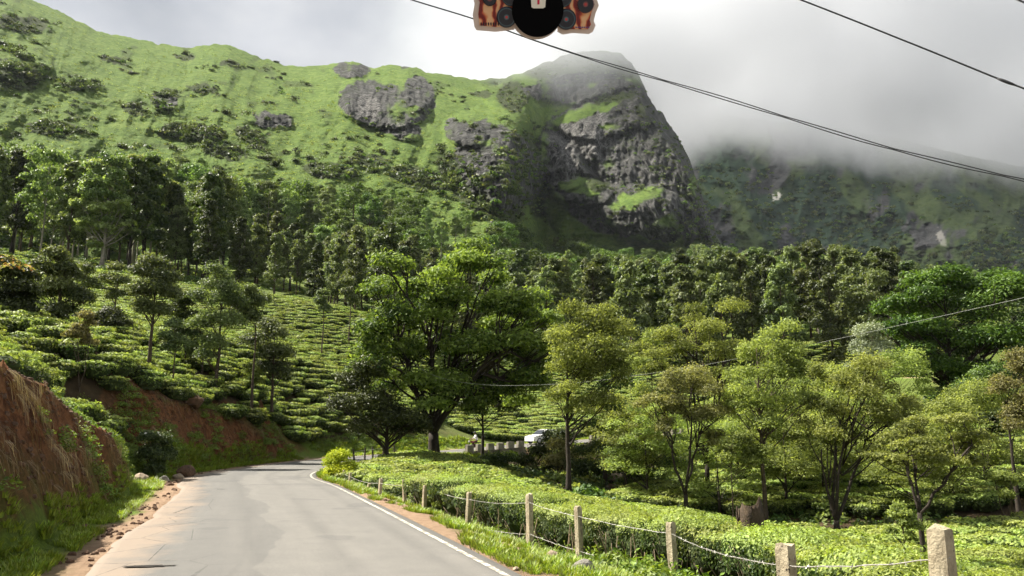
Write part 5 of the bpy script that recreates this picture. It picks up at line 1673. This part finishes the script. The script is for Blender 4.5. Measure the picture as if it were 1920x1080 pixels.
mb = MB()
low = [(-2.0, 0.28), (-2.05, 0.55), (-1.98, 0.85), (-1.75, 0.98), (-0.9, 1.0), (0.6, 0.98), (1.3, 0.92), (1.85, 0.80), (2.05, 0.60), (2.05, 0.28)]
loft(mb, low[::-1], [0.80, 0.82, 0.84, 0.86, 0.87, 0.87, 0.86, 0.84, 0.82, 0.80])
mb.build('body', M_CAR, car)
mb = MB()
cab = [(-1.82, 0.95), (-1.62, 1.36), (-1.2, 1.50), (-0.2, 1.53), (0.35, 1.46), (1.05, 0.95)]
loft(mb, cab[::-1], [0.80, 0.66, 0.64, 0.64, 0.68, 0.82][::-1])
mb.build('roof', M_CAR, car)
for s in (-1, 1):
    for a, b, c_, d_ in (((-1.45, 1.0, 0.835), (-0.55, 1.0, 0.84), (-0.55, 1.42, 0.675), (-1.28, 1.40, 0.68)), ((-0.48, 1.0, 0.84), (0.80, 1.0, 0.835), (0.28, 1.41, 0.69), (-0.48, 1.42, 0.675))):
        mb = MB()
        o = np.array([[p[0], s * (p[2] + 0.012), p[1]] for p in (a, b, c_, d_)])
        mb.add(np.vstack([o, o - np.array([0, s * 0.03, 0])]), [[0, 1, 2, 3], [4, 7, 6, 5], [0, 4, 5, 1], [1, 5, 6, 2], [2, 6, 7, 3], [3, 7, 4, 0]])
        mb.build('side_window', M_GLASS, car)
for nm, pts in (('windscreen', [(1.02, -0.72, 0.99), (1.02, 0.72, 0.99), (0.40, 0.60, 1.44), (0.40, -0.60, 1.44)]), ('rear_window', [(-1.84, 0.66, 1.0), (-1.84, -0.66, 1.0), (-1.66, -0.58, 1.34), (-1.66, 0.58, 1.34)])):
    mb = MB()
    o = np.array(pts)
    nrm = np.cross(o[1] - o[0], o[2] - o[0])
    nrm /= np.linalg.norm(nrm)
    mb.add(np.vstack([o + nrm * 0.02, o - nrm * 0.015]), [[0, 1, 2, 3], [4, 7, 6, 5], [0, 4, 5, 1], [1, 5, 6, 2], [2, 6, 7, 3], [3, 7, 4, 0]])
    mb.build(nm, M_GLASS, car)
for x in (-1.28, 1.30):
    for s in (-1, 1):
        wl_ = link('wheel', None, car, (x, s * 0.76, 0.31))
        mb = MB()
        mb.lathe((0, 0, 0), [(0.20, -0.09), (0.29, -0.09), (0.31, -0.05), (0.31, 0.05), (0.29, 0.09), (0.20, 0.09)], 18, 'y')
        mb.build('tyre', M_TYRE, wl_, True)
        mb = MB()
        mb.lathe((0, 0, 0), [(0.01, -0.075), (0.08, -0.095), (0.2, -0.07), (0.2, 0.07), (0.08, 0.095), (0.01, 0.075)], 12, 'y')
        mb.build('rim', M_RIM, wl_)
for s in (-1, 1):
    mb = MB()
    mb.box((1.97, s * 0.60, 0.72), (0.18, 0.32, 0.13))
    mb.build('headlight', M_LAMP, car)
    mb = MB()
    mb.box((-2.0, s * 0.68, 0.78), (0.12, 0.2, 0.22))
    mb.build('tail_light', M_RED, car)

# ------------------------------------------------------------------ motorcycle and rider
M_BLACK = simple_mat('black_metal', (0.02, 0.02, 0.022), 0.4, 0.2, 8, 0.1, 0.5)
M_MAROON = simple_mat('tank_paint', (0.20, 0.02, 0.02), 0.3, 0.1, 8, 0.0, 0.6)
km = ks[far_part & (to_px(ROAD[:, 0] - ROAD_N[:, 0] * 1.2, ROAD[:, 1] - ROAD_N[:, 1] * 1.2, ROAD[:, 2])[0] > 888)][0]
mp = np.array([*(ROAD[km, :2] - ROAD_N[km] * 1.2), ROAD[km, 2] + 0.02])
mrot = math.atan2(ROAD_T[km, 1], ROAD_T[km, 0]) + math.pi - 0.5
bike = thing('motorcycle', 'dark motorcycle ridden along the far road behind the parapet', 'motorcycle', mp, mrot)
for x in (-0.62, 0.66):
    wl_ = link('wheel', None, bike, (x, 0, 0.3))
    mb = MB()
    mb.lathe((0, 0, 0), [(0.24, -0.04), (0.28, -0.05), (0.30, 0), (0.28, 0.05), (0.24, 0.04)], 18, 'y')
    mb.build('tyre', M_TYRE, wl_, True)
    mb = MB()
    for a in np.linspace(0, math.pi, 4, endpoint=False):
        dv = np.array([math.cos(a), 0, math.sin(a)]) * 0.24
        mb.tube([-dv, dv], 0.012, 4)
    mb.build('rim', M_RIM, wl_)
mb = MB()
limb(mb, (0.66, 0.07, 0.3), (0.42, 0.07, 0.95), 0.025, 0.02, rg)
limb(mb, (0.66, -0.07, 0.3), (0.42, -0.07, 0.95), 0.025, 0.02, rg)
mb.build('fork', M_BLACK, bike)
mb = MB()
mb.tube([(0.34, -0.36, 1.02), (0.42, -0.15, 0.98), (0.42, 0.15, 0.98), (0.34, 0.36, 1.02)], 0.018, 6)
mb.build('handlebar', M_BLACK, bike)
mb = MB()
mb.lathe((0.5, 0, 0.86), [(0.01, 0.08), (0.07, 0.07), (0.085, 0.0), (0.04, -0.08)], 12, 'x')
mb.build('headlight', M_LAMP, bike)
mb = MB()
loft(mb, [(0.36, 0.72), (0.32, 0.90), (0.1, 0.93), (-0.08, 0.78), (0.0, 0.70)][::-1], [0.07, 0.12, 0.14, 0.13, 0.12][::-1])
mb.build('tank', M_MAROON, bike)
mb = MB()
loft(mb, [(-0.05, 0.74), (-0.08, 0.82), (-0.5, 0.80), (-0.82, 0.88), (-0.84, 0.80), (-0.5, 0.72)][::-1], [0.12, 0.13, 0.14, 0.12, 0.11, 0.12][::-1])
mb.build('seat', M_BLACK, bike)
mb = MB()
mb.box((0.05, 0, 0.45), (0.42, 0.24, 0.36), None, 0.8)
mb.tube([(-0.62, 0.1, 0.3), (-0.1, 0.1, 0.36), (-0.2, 0.1, 0.74)], 0.025, 5)
mb.tube([(-0.62, -0.1, 0.3), (-0.1, -0.1, 0.36), (-0.2, -0.1, 0.74)], 0.025, 5)
mb.build('engine', M_BLACK, bike)
mb = MB()
mb.tube([(0.1, -0.16, 0.3), (-0.3, -0.17, 0.28), (-0.85, -0.17, 0.36)], [0.03, 0.04, 0.05], 8)
mb.build('exhaust', M_RIM, bike)

M_SKIN = simple_mat('skin', (0.22, 0.12, 0.075), 0.6, 0.1, 10, 0.1)
M_SHIRT = simple_mat('shirt_white', (0.78, 0.77, 0.74), 0.85, 0.06, 20, 0.3)
M_TROUSER = simple_mat('trousers_maroon', (0.09, 0.03, 0.03), 0.9, 0.2, 20, 0.3)


def skin_body(name, joints, edges, radii, mats, parent, face_mat):
    me = bpy.data.meshes.new(name)
    me.from_pydata([tuple(j) for j in joints], edges, [])
    o = link(name, me, parent)
    md = o.modifiers.new('skin', 'SKIN')
    me.skin_vertices[0].data.foreach_set('radius', np.repeat(np.array(radii, np.float32), 2))
    me.skin_vertices[0].data[0].use_root = True
    o.modifiers.new('sub', 'SUBSURF').levels = 2
    o.modifiers['sub'].render_levels = 2
    dg_ = bpy.context.evaluated_depsgraph_get()
    bm_ = bpy.data.meshes.new_from_object(o.evaluated_get(dg_))
    o.modifiers.clear()
    o.data = bm_
    for m in mats:
        bm_.materials.append(m)
    for p_ in bm_.polygons:
        p_.use_smooth = True
        p_.material_index = face_mat(p_.center)
    return o


person = thing('person', 'rider in white shirt and dark trousers sitting on the motorcycle', 'person', mp, mrot)
J = [(-0.28, 0, 0.92), (-0.24, 0, 1.12), (-0.16, 0, 1.34), (-0.12, 0, 1.47), (-0.10, 0, 1.56), (-0.06, 0, 1.68),
     (-0.24, 0.10, 0.90), (0.14, 0.20, 0.82), (0.0, 0.19, 0.44), (0.12, 0.19, 0.38), (-0.24, -0.10, 0.90), (0.14, -0.20, 0.82), (0.0, -0.19, 0.44), (0.12, -0.19, 0.38),
     (-0.14, 0.19, 1.42), (0.02, 0.30, 1.18), (0.28, 0.34, 1.06), (0.36, 0.34, 1.04), (-0.14, -0.19, 1.42), (0.02, -0.30, 1.18), (0.28, -0.34, 1.06), (0.36, -0.34, 1.04)]
E_ = [(0, 1), (1, 2), (2, 3), (3, 4), (4, 5), (0, 6), (6, 7), (7, 8), (8, 9), (0, 10), (10, 11), (11, 12), (12, 13), (3, 14), (14, 15), (15, 16), (16, 17), (3, 18), (18, 19), (19, 20), (20, 21)]
Rr = [0.16, 0.15, 0.17, 0.11, 0.06, 0.10, 0.10, 0.075, 0.05, 0.04, 0.10, 0.075, 0.05, 0.04, 0.075, 0.05, 0.036, 0.034, 0.075, 0.05, 0.036, 0.034]
skin_body('body', J, E_, Rr, [M_SKIN, M_SHIRT, M_TROUSER], person, lambda c: 2 if c[2] < 0.98 and c[0] < 0.3 and not (c[0] > 0.1 and abs(c[1]) > 0.27) else (0 if c[2] > 1.53 or c[0] > 0.1 else 1))
mb = MB()
mb.lathe((-0.06, 0, 1.70), [(0.005, 0.15), (0.07, 0.14), (0.12, 0.08), (0.135, 0.0), (0.12, -0.05)], 16)
mb.build('helmet', M_BLACK, person, True)

# ------------------------------------------------------------------ overhead cables
M_CABLE = simple_mat('cable_black', (0.035, 0.035, 0.037), 0.6, 0.2, 20, 0.1)
M_CABLE_PALE = simple_mat('cable_pale', (0.28, 0.29, 0.25), 0.6, 0.2, 20, 0.1)


def cable_pts(px, y0, y1, n=60):
    px = np.array(px, float)
    s = np.concatenate([[0], np.cumsum(np.hypot(*np.diff(px, axis=0).T))])
    s /= s[-1]
    P = np.array([at(u, v, y0 + (y1 - y0) * t) for (u, v), t in zip(px, s)])
    P = catmull(P, 12)
    return P


c1 = cable_pts([(160, -198), (480, -95), (640, -44), (770, -1), (890, 36), (1000, 75), (1100, 108), (1200, 138), (1350, 182), (1500, 228), (1640, 270), (1780, 306), (1920, 338), (2100, 378), (2450, 448)], 34, 21)
cab1 = thing('overhead_cable', 'twisted pair of black cables crossing in front of the rock peak', 'cable', c1[0])
tt = np.linspace(0, 1, len(c1))
for s, ph in ((1, 0.0), (-1, 0.0)):
    off = np.zeros_like(c1)
    off[:, 2] = s * (0.008 + 0.035 * np.abs(np.sin(tt * 30))) * sstep(0.35, 0.5, tt) + s * 0.012
    mb = MB()
    mb.tube(c1 + off - c1[0], 0.018, 6)
    mb.build('strand', M_CABLE, cab1, True)
c2 = cable_pts([(900, -232), (1100, -156), (1300, -78), (1400, -39), (1500, -1), (1600, 38), (1680, 70), (1750, 98), (1870, 147), (1920, 166), (2060, 220), (2400, 352)], 19, 13)
cab2 = thing('overhead_cable', 'single black cable in the grey sky, higher than the twisted pair', 'cable', c2[0])
mb = MB()
mb.tube(c2 - c2[0], 0.018, 6)
mb.build('strand', M_CABLE, cab2, True)
i0 = np.argmin(np.abs(to_px(c2[:, 0], c2[:, 1], c2[:, 2])[0] - 1870))
i1 = np.argmin(np.abs(to_px(c2[:, 0], c2[:, 1], c2[:, 2])[0] - 1902))
mb = MB()
mb.tube(np.linspace(c2[i0], c2[max(i1, i0 + 1)], 5) - c2[0], [0.02, 0.032, 0.034, 0.032, 0.02], 8)
mb.build('splice', M_CABLE, cab2, True)
c3 = cable_pts([(1300, -260), (1600, -132), (1840, -30), (1905, -2), (1935, 11), (2050, 62), (2400, 212)], 15, 11)
mb = MB()
mb.tube(c3 - c3[0], 0.016, 6)
tag(mb.build('overhead_cable', M_CABLE, None, True, c3[0]), 'short black cable cutting the top corner of the sky', 'cable')
c4 = cable_pts([(772, 676), (800, 698), (850, 714), (920, 722), (1000, 722), (1100, 716), (1200, 703), (1300, 688), (1400, 669), (1500, 650), (1600, 629), (1700, 607), (1800, 585), (1920, 558), (2080, 520), (2400, 436)], 57, 24)
mb = MB()
mb.tube(c4 - c4[0], 0.0085, 5)
tag(mb.build('overhead_cable', M_CABLE_PALE, None, True, c4[0]), 'pale cable sagging across the valley trees from the feathery tree', 'cable')

# ------------------------------------------------------------------ ornament stuck on the windscreen
def print_mat():
    k = Nodes('ornament_print')
    p = k.pos((60, 60, 60))
    w = k.n('TexWave', Vector=p, Scale=0.55, Distortion=9.0, Detail=3.0)
    w.inputs['Detail Scale'].default_value = 1.3
    c = k.ramp(w.outputs['Fac'], [(0.12, (0.16, 0.012, 0.01)), (0.35, (0.42, 0.05, 0.03)), (0.6, (0.62, 0.22, 0.09)), (0.9, (0.72, 0.42, 0.22))])
    return k.surface(c, 0.35, 0.4)


def rosette_mat(name, core):
    k = Nodes(name)
    g = k.n('TexCoord').outputs['Object']
    sp_ = k.n('SeparateXYZ', Vector=g)
    r = k.math('SQRT', k.math('ADD', k.math('MULTIPLY', sp_.outputs[0], sp_.outputs[0]), k.math('MULTIPLY', sp_.outputs[2], sp_.outputs[2])))
    rr = k.math('DIVIDE', r, 0.0076)
    c = k.ramp(rr, [(0.0, (0.45, 0.03, 0.03)), (0.13, (0.45, 0.03, 0.03)), (0.16, core), (0.26, core), (0.32, (0.006, 0.008, 0.018)), (0.86, (0.006, 0.008, 0.018)), (0.93, core), (1.0, (0.01, 0.01, 0.02))])
    return k.surface(c, 0.3, 0.5)


OY = 0.62
OC = at(1005, 5, OY)
SC = OY / FPX / (CT - (540 - 5) / FPX * ST) * 1.0
orn = thing('windscreen_ornament', 'orange red printed cut-out ornament with black discs, stuck high before the camera', 'ornament', OC)
orn.rotation_euler = (PITCH + math.atan(535 / FPX), 0, 0)       # hangs square to the sight line


def opx(u, v):
    return np.array([(u - 1005) * SC * 0.985, (5 - v) * SC * 0.985])


def plate(pts, y0, y1, name, mat, parent=orn):
    q = np.array([opx(u, v) for u, v in pts])
    n = len(q)
    V = np.array([(x, y0, z) for x, z in q] + [(x, y1, z) for x, z in q])
    c = q.mean(0)
    V = np.vstack([V, [(c[0], y0, c[1])], [(c[0], y1, c[1])]])
    mb = MB()
    mb.add(V, [[i, (i + 1) % n, n + (i + 1) % n, n + i] for i in range(n)], [[(i + 1) % n, i, 2 * n] for i in range(n)] + [[n + i, n + (i + 1) % n, 2 * n + 1] for i in range(n)])
    return mb.build(name, mat, parent)


M_PALE = simple_mat('ornament_backing', (0.62, 0.50, 0.43), 0.5, 0.1, 60, 0.05)
M_BLACKDISC = simple_mat('ornament_black', (0.0015, 0.0015, 0.002), 0.6, 0.2, 30, 0.0, 0.05)
M_PRINT = print_mat()
left_out = [(887, -60), (884, -20), (890, 5), (886, 25), (889, 47), (893, 53), (930, 56), (966, 52), (966, 20), (966, -60)]
right_out = [(1046, -60), (1046, 56), (1056, 61), (1075, 58), (1106, 60), (1114, 56), (1119, 44), (1115, 36), (1118, 22), (1124, 8), (1119, -5), (1123, -30), (1118, -60)]
inner = lambda pts, cu, cv, s: [(cu + (u - cu) * s, cv + (v - cv) * s) for u, v in pts]
th = np.linspace(0, 2 * np.pi, 40, endpoint=False)
disc = lambda u, v, r: [(u + r * math.cos(a), v + r * math.sin(a)) for a in -th]
plate([(u - 2, v + 2) for u, v in left_out], 0.0, 0.0035, 'backing', M_PALE)
plate([(u + 1, v + 2) for u, v in right_out], 0.0, 0.0035, 'backing', M_PALE)
plate(disc(1005, 21, 51), -0.0005, 0.0030, 'backing', M_PALE)
plate([(896, -58), (893, -20), (898, 5), (895, 25), (897, 46), (930, 49), (962, 46), (962, 20), (962, -58)], -0.0012, -0.0001, 'printed_face', M_PRINT)
plate([(1050, -58), (1050, 50), (1070, 53), (1105, 53), (1111, 44), (1108, 36), (1111, 22), (1116, 8), (1112, -5), (1114, -30), (1110, -58)], -0.0012, -0.0001, 'printed_face', M_PRINT)
plate(disc(1008, 18, 49), -0.006, -0.0008, 'disc', M_BLACKDISC)
M_ROS = rosette_mat('rosette_dark', (0.05, 0.10, 0.12))
M_ROS2 = rosette_mat('rosette_brown', (0.16, 0.05, 0.05))
for u, v, r, m in ((949, 31, 19, M_ROS), (1063, 35, 19, M_ROS), (957, -6, 17, M_ROS), (1056, -4, 17, M_ROS), (1099, 8, 16, M_ROS2), (917, -2, 13, M_ROS2)):
    q0 = opx(u, v)
    mb = MB()
    mb.lathe((0, 0, 0), [(0.0001, -0.0016), (r * SC * 0.9, -0.0016), (r * SC, -0.0008), (r * SC, 0.0)], 32, 'y')
    mb.build('rosette', m, orn, False, (q0[0], -0.0014, q0[1]))
plate([(994, -22), (996, 13), (1000, 15), (1018, 15), (1022, 13), (1024, -22)], -0.0085, -0.0062, 'tab', simple_mat('tab_cream', (0.75, 0.70, 0.60), 0.5, 0.05, 50, 0.02))
plate([(1007, -22), (1007, 8), (1011, 8), (1011, -22)], -0.0090, -0.0087, 'red_stripe', simple_mat('stripe_red', (0.55, 0.02, 0.06), 0.5, 0.05, 50, 0.02))
M_INK = simple_mat('print_dark', (0.03, 0.01, 0.02), 0.4, 0.1, 50, 0.0)
M_INK2 = simple_mat('print_violet', (0.14, 0.07, 0.20), 0.4, 0.1, 50, 0.0)
for i in range(8):
    u = 899.5 + i * 4.7
    plate([(u, 40.5), (u - 0.8, 43), (u, 46.5), (u + 1.8, 46.5), (u + 2.2, 43), (u + 1.6, 40.5)], -0.0016, -0.0013, 'mark', M_INK)
for i in range(7):
    u = 1081 + i * 4.0
    plate([(u, 48.2), (u, 50.8), (u + 2.7, 50.9), (u + 2.9, 48.4)], -0.0016, -0.0013, 'mark', M_INK2)

# ------------------------------------------------------------------ pothole at the broken road edge
k = Nodes('pothole_dark')
M_HOLE = k.surface(k.ramp(k.noise(14, 6, 0.6, k.pos()), [(0.3, (0.012, 0.011, 0.010)), (0.7, (0.05, 0.045, 0.04))]), 0.95, 0.1)
A_, E_2 = ray(275, 1064)
yh = -CAM_Z / float(E_2)
hx = float(A_) * yh
th = np.linspace(0, 2 * np.pi, 22, endpoint=False)
rr = 1 + 0.22 * rg.normal(size=22)
ring0 = np.stack([0.42 * rr * np.cos(th), 0.085 * rr * np.sin(th) + 0.03 * np.cos(th), np.full(22, 0.0)], 1)
ring1 = ring0 * np.array([0.8, 0.6, 1]) + np.array([0, 0, 0.001])
mb = MB()
mb.add(np.vstack([ring0, ring1, [[0, 0, 0.001]]]), [[j, (j + 1) % 22, 22 + (j + 1) % 22, 22 + j] for j in range(22)], [[22 + j, 22 + (j + 1) % 22, 44] for j in range(22)])
o = mb.build('pothole', M_HOLE, road, False, (hx, yh, 0.024))
o.rotation_euler = (0, 0, 0.08)
o['label'] = 'dark slit like pothole in the worn outer lane'
# ------------------------------------------------------------------ grass, weeds, litter on the banks
def tuft(seed, n, h, spread, mat, lean=0.5, w=0.012):
    rg_ = np.random.default_rng(seed)
    V, F, T = [], [], []
    for i in range(n):
        a = rg_.random() * 6.28
        b = np.array([math.cos(a), math.sin(a), 0]) * spread * rg_.random()
        dr = np.array([math.cos(a), math.sin(a), 0]) * lean * rg_.random() + np.array([0, 0, 1])
        hh = h * rg_.uniform(0.5, 1.2)
        s = np.array([-math.sin(a), math.cos(a), 0]) * w
        m = b + dr * hh * 0.55
        t = b + dr * hh + np.array([math.cos(a), math.sin(a), -0.3]) * hh * 0.25 * lean
        k0 = len(V)
        V += [b - s, b + s, m + s * 0.8, m - s * 0.8, t]
        F.append((k0, k0 + 1, k0 + 2, k0 + 3))
        F.append((k0 + 3, k0 + 2, k0 + 4, k0 + 4))
        T += [rg_.random()] * 5
    V = np.array(V)
    q = np.array([f for f in F if f[2] != f[3]])
    t3 = np.array([f[:3] for f in F if f[2] == f[3]])
    return new_mesh('tuft', V, [q, t3], [mat], False, {'tint': np.array(T)})


M_GRASS = leaf_mat('grass_blade', (0.11, 0.17, 0.02), (0.33, 0.40, 0.06), 0.35, objvar=0.25)
M_DRYGRASS = leaf_mat('grass_dry', (0.07, 0.04, 0.018), (0.40, 0.29, 0.14), 0.2, objvar=0.45)
M_WEED = leaf_mat('weed_leaf', (0.06, 0.11, 0.016), (0.24, 0.32, 0.05), 0.35, objvar=0.25)
GR = [tuft(q, 26, 0.13, 0.13, M_GRASS, 0.7) for q in (1, 2, 3)]
rg = np.random.default_rng(900)


def verge_points(n, d0, d1, y0, y1, thr, seed):
    """Random spots between two distances from the road's middle (negative: inner side)."""
    r = np.random.default_rng(seed)
    sl = np.where((ROAD[:, 1] > y0) & (ROAD[:, 1] < y1))[0]
    w = 1.0 / np.maximum(ROAD[sl, 1], 8) ** 0.8
    i = r.choice(sl, n, p=w / w.sum())
    t = r.random(n)
    d = d0 + (d1 - d0) * r.random(n)
    x = ROAD[i, 0] + ROAD_T[i, 0] * (t - 0.5) * 0.6 + ROAD_N[i, 0] * d
    y = ROAD[i, 1] + ROAD_T[i, 1] * (t - 0.5) * 0.6 + ROAD_N[i, 1] * d
    nn = fbm(x / 1.6, y / 1.6, octaves=3, seed=seed)
    ok = nn > thr
    x, y = x[ok], y[ok]
    z, dd, bk, kk = ground_full(x, y)
    return x, y, z, dd


P = []
for args in ((3200, -3.7, -5.6, 6, 30, 0.02, 1), (5200, -4.4, -6.0, 6, 48, -0.25, 2), (1200, -3.3, -4.4, 30, 62, -0.3, 3), (4600, 3.9, 4.9, 9, 66, -0.22, 4), (900, -3.3, -3.9, 5, 30, 0.2, 5), (2000, 3.4, 6.0, 70, 100, -0.3, 6), (1500, -3.3, -4.4, 60, 110, -0.4, 7)):
    x, y, z, dd = verge_points(*args)
    P.append(np.stack([x, y, z - 0.01], 1))
P = np.vstack(P)
s = rg.uniform(0.6, 1.5, len(P)) * np.clip(P[:, 1] / 30, 0.9, 1.5)
scatter('grass', 'short green grass on both road verges', 'grass', P, np.stack([s, s, s * rg.uniform(0.7, 1.2, len(P))], 1), GR, 901)

# broad leaved weeds along the bank foot, in the bank gap and under the fence
WD = []
for q in range(3):
    r = np.random.default_rng(950 + q)
    n = 150
    a = r.random(n) * 6.28
    rad = 0.28 * np.sqrt(r.random(n))
    pos_ = np.stack([rad * np.cos(a), rad * np.sin(a), 0.05 + 0.30 * r.random(n) * (1 - rad / 0.4)], 1)
    v, f = leaf_quads(pos_, np.stack([np.cos(a) * 0.5, np.sin(a) * 0.5, np.ones(n)], 1) + r.normal(size=(n, 3)) * 0.5, 0.065 * (0.6 + 0.8 * r.random(n)), r, 0.5)
    WD.append(new_mesh('weed', v, f, [M_WEED], False, {'tint': np.repeat(r.random(n), 4)}))
P = []
for args in ((420, 4.4, 5.3, 40, 64, 0.0, 11), (700, 5.0, 7.0, 40, 66, 0.12, 16), (1100, 5.2, 8.2, 31, 41, -0.45, 12), (700, -5.0, -6.0, 10, 44, -0.1, 13), (260, 4.9, 5.6, 10, 27, 0.1, 14), (500, 5, 9, 69, 80, -0.5, 15)):
    x, y, z, dd = verge_points(*args)
    P.append(np.stack([x, y, z - 0.02], 1))
P = np.vstack(P)
s = rg.uniform(0.6, 1.6, len(P))
scatter('weeds', 'leafy green weeds along the foot of the road bank and fence', 'weeds', P, np.stack([s, s, s * rg.uniform(0.7, 1.3, len(P))], 1), WD, 902)

# undergrowth in the hollow under the trees
n = 2600
x = rg.uniform(-6, 55, n)
y = rg.uniform(40, 92, n)
z, dd, bk, kk = ground_full(x, y)
ok = (dd < -5.2) & (fbm(x / 5, y / 5, octaves=3, seed=970) > -0.25)
UG = []
for q in range(3):
    r = np.random.default_rng(980 + q)
    m = 90
    d = r.normal(size=(m, 3))
    d[:, 2] = np.abs(d[:, 2])
    d /= np.linalg.norm(d, axis=1)[:, None]
    v, f = leaf_quads(d * np.array([0.75, 0.75, 0.6]) * (0.6 + 0.4 * r.random((m, 1))), d + r.normal(size=(m, 3)) * 0.6, 0.28, r, 0.5)
    UG.append(new_mesh('undergrowth', v, f, [LM['broad'] if q else LM['olive']], False, {'tint': np.repeat(r.random(m) * 0.7, 4)}))
s = rg.uniform(0.5, 1.5, ok.sum())
scatter('undergrowth', 'low tangled green undergrowth on the slopes of the hollow', 'undergrowth', np.stack([x, y, z - 0.1], 1)[ok], np.stack([s, s, s * rg.uniform(0.6, 1.1, len(s))], 1), UG, 903)

# dry grass and roots hanging down the cut bank
def hanging(seed):
    r = np.random.default_rng(seed)
    V, F, T = [], [], []
    for i in range(11):
        y0 = r.normal() * 0.12
        L = r.uniform(0.25, 0.75)
        w = 0.005
        pts = []
        for t in (0, 0.5, 1.0):
            pts.append(np.array([0.05 + 0.40 * L * t + 0.06 * math.sin(t * 3), y0 + 0.25 * L * t * r.uniform(0.2, 1.2), -0.92 * L * t + 0.06 * math.sin(t * 3.1)]))
        k0 = len(V)
        for p_ in pts:
            V += [p_ - np.array([0, w, 0]), p_ + np.array([0, w, 0])]
        F += [(k0, k0 + 1, k0 + 3, k0 + 2), (k0 + 2, k0 + 3, k0 + 5, k0 + 4)]
        T += [r.random()] * 6
    return new_mesh('hanging_grass', np.array(V), np.array(F), [M_DRYGRASS], False, {'tint': np.array(T)})


HG = [hanging(q) for q in (1, 2, 3)]
x, y, z, dd = verge_points(1000, 5.0, 7.2, 8, 62, 0.05, 21)
g1 = ground(x + 0.1, y)
g2 = ground(x - 0.1, y)
steep = (g2 - g1) / 0.2 > 0.7
x, y, z = x[steep], y[steep], z[steep]
s = rg.uniform(0.5, 1.3, len(x))
rot = np.zeros((len(x), 3))
rot[:, 2] = 0.35 + 0.35 * rg.normal(size=len(x))
scatter('dry_grass', 'dry grass and roots hanging down the red cut bank', 'dry grass', np.stack([x, y, z + 0.02], 1), np.stack([s, s, s], 1), HG, 904, rot)

# clods and stones on and under the bank
CL = [rock_mesh('clod', (0.09, 0.08, 0.08), M_ROCK_BROWN, 60 + q) for q in range(3)]
Q = []
for args in ((2600, 5.0, 7.2, 9, 64, -0.4, 31), (900, 3.2, 5.4, 10, 62, -0.1, 32), (300, 5.3, 8.5, 30, 40, -0.5, 33), (140, -3.6, -5.0, 9, 34, 0.0, 34)):
    x, y, z, dd = verge_points(*args)
    Q.append(np.stack([x, y, z + 0.01], 1))
Q = np.vstack(Q)
s = rg.uniform(0.25, 1.0, len(Q)) ** 1.5 * np.where(np.abs(Q[:, 1] - 35.5) < 4, 2.0, 1.0)
scatter('rubble', 'earth clods and small stones on the cut bank and verge', 'rubble', Q, np.stack([s, s, s], 1), CL, 905)

# forest floor between the tea and the slope
n = 4200
y = rg.uniform(95, 262, n)
x = rg.uniform(-0.72, 0.72, n) * y
z = ground(x, y)
inF = np.zeros(n, bool)
for fld in FIELDS[:-1]:
    inF |= inside(fld[2], x, y)
ok = ~inF & (road_dist(x, y)[0] > 6)
s = rg.uniform(0.8, 2.2, ok.sum())
scatter('forest_floor', 'green undergrowth on the floor of the forest belt', 'undergrowth', np.stack([x, y, z - 0.1], 1)[ok], np.stack([s, s, s * 0.7], 1), UG, 906)

# ------------------------------------------------------------------ cloud hanging on the summits, and the air
def box_mesh(name, lo, hi, mat):
    m = MB()
    lo, hi = np.array(lo, float), np.array(hi, float)
    m.box((lo + hi) / 2, hi - lo)
    return m.mesh(name, mat)


k = Nodes('mist_volume')
k.t.nodes.remove([n for n in k.t.nodes if n.type == 'OUTPUT_MATERIAL'][0])
k.out = k.t.nodes.new('ShaderNodeOutputMaterial')
tc = k.n('TexCoord').outputs['Object']
sep = k.n('SeparateXYZ', Vector=tc)
X, Y, Z = sep.outputs
# underside of the cloud: above the near ridge, sinking towards the far range; it thins out at its sides
basez = k.math('ADD', k.n('MapRange', Value=X, i1=120.0, i2=340.0, i3=380.0, i4=470.0, _interpolation_type='SMOOTHSTEP').outputs[0], k.n('MapRange', Value=X, i1=400.0, i2=1000.0, i3=0.0, i4=-115.0).outputs[0])
ns = k.noise(0.0065, 6, 0.6, tc)
h = k.math('SUBTRACT', Z, k.math('SUBTRACT', basez, k.math('MULTIPLY', k.math('SUBTRACT', ns, 0.5), 230.0)))


def fade(v, a, b):
    return k.n('MapRange', Value=v, i1=float(a), i2=float(b), i3=0.0, i4=1.0, _interpolation_type='SMOOTHSTEP').outputs[0]


dens = k.math('MULTIPLY', fade(h, -50, 60), fade(h, 230, 90))
dens = k.math('MULTIPLY', dens, k.math('MULTIPLY', fade(k.math('ADD', X, k.math('MULTIPLY', k.math('SUBTRACT', ns, 0.5), 300.0)), -190, 130), fade(X, 1500, 1300)))
dens = k.math('MULTIPLY', dens, k.math('MULTIPLY', fade(Y, 640, 800), fade(Y, 1750, 1550)))
vol = k.n('VolumePrincipled')
vol.inputs['Color'].default_value = (0.80, 0.82, 0.85, 1)
vol.inputs['Anisotropy'].default_value = 0.1
k.t.links.new(k.math('MULTIPLY', dens, 0.0105), vol.inputs['Density'])
k.t.links.new(vol.outputs['Volume'], k.out.inputs['Volume'])
M_MIST = k.m
mist = tag(link('mist', box_mesh('mist', (-360, 630, 270), (1500, 1750, 760), M_MIST)), 'white cloud bank hanging over the rocky peak and the range behind', 'cloud', kind='stuff')
M_MIST.cycles.volume_step_rate = 0.8

k = Nodes('air')
vol = k.n('VolumePrincipled')
vol.inputs['Color'].default_value = (0.86, 0.92, 1.0, 1)
vol.inputs['Density'].default_value = 0.00003
k.t.links.new(vol.outputs['Volume'], k.out.inputs['Volume'])
tag(link('haze', box_mesh('haze', (-900, -40, -12), (1900, 1900, 780), k.m)), 'thin pale haze in the valley air', 'haze', kind='stuff')
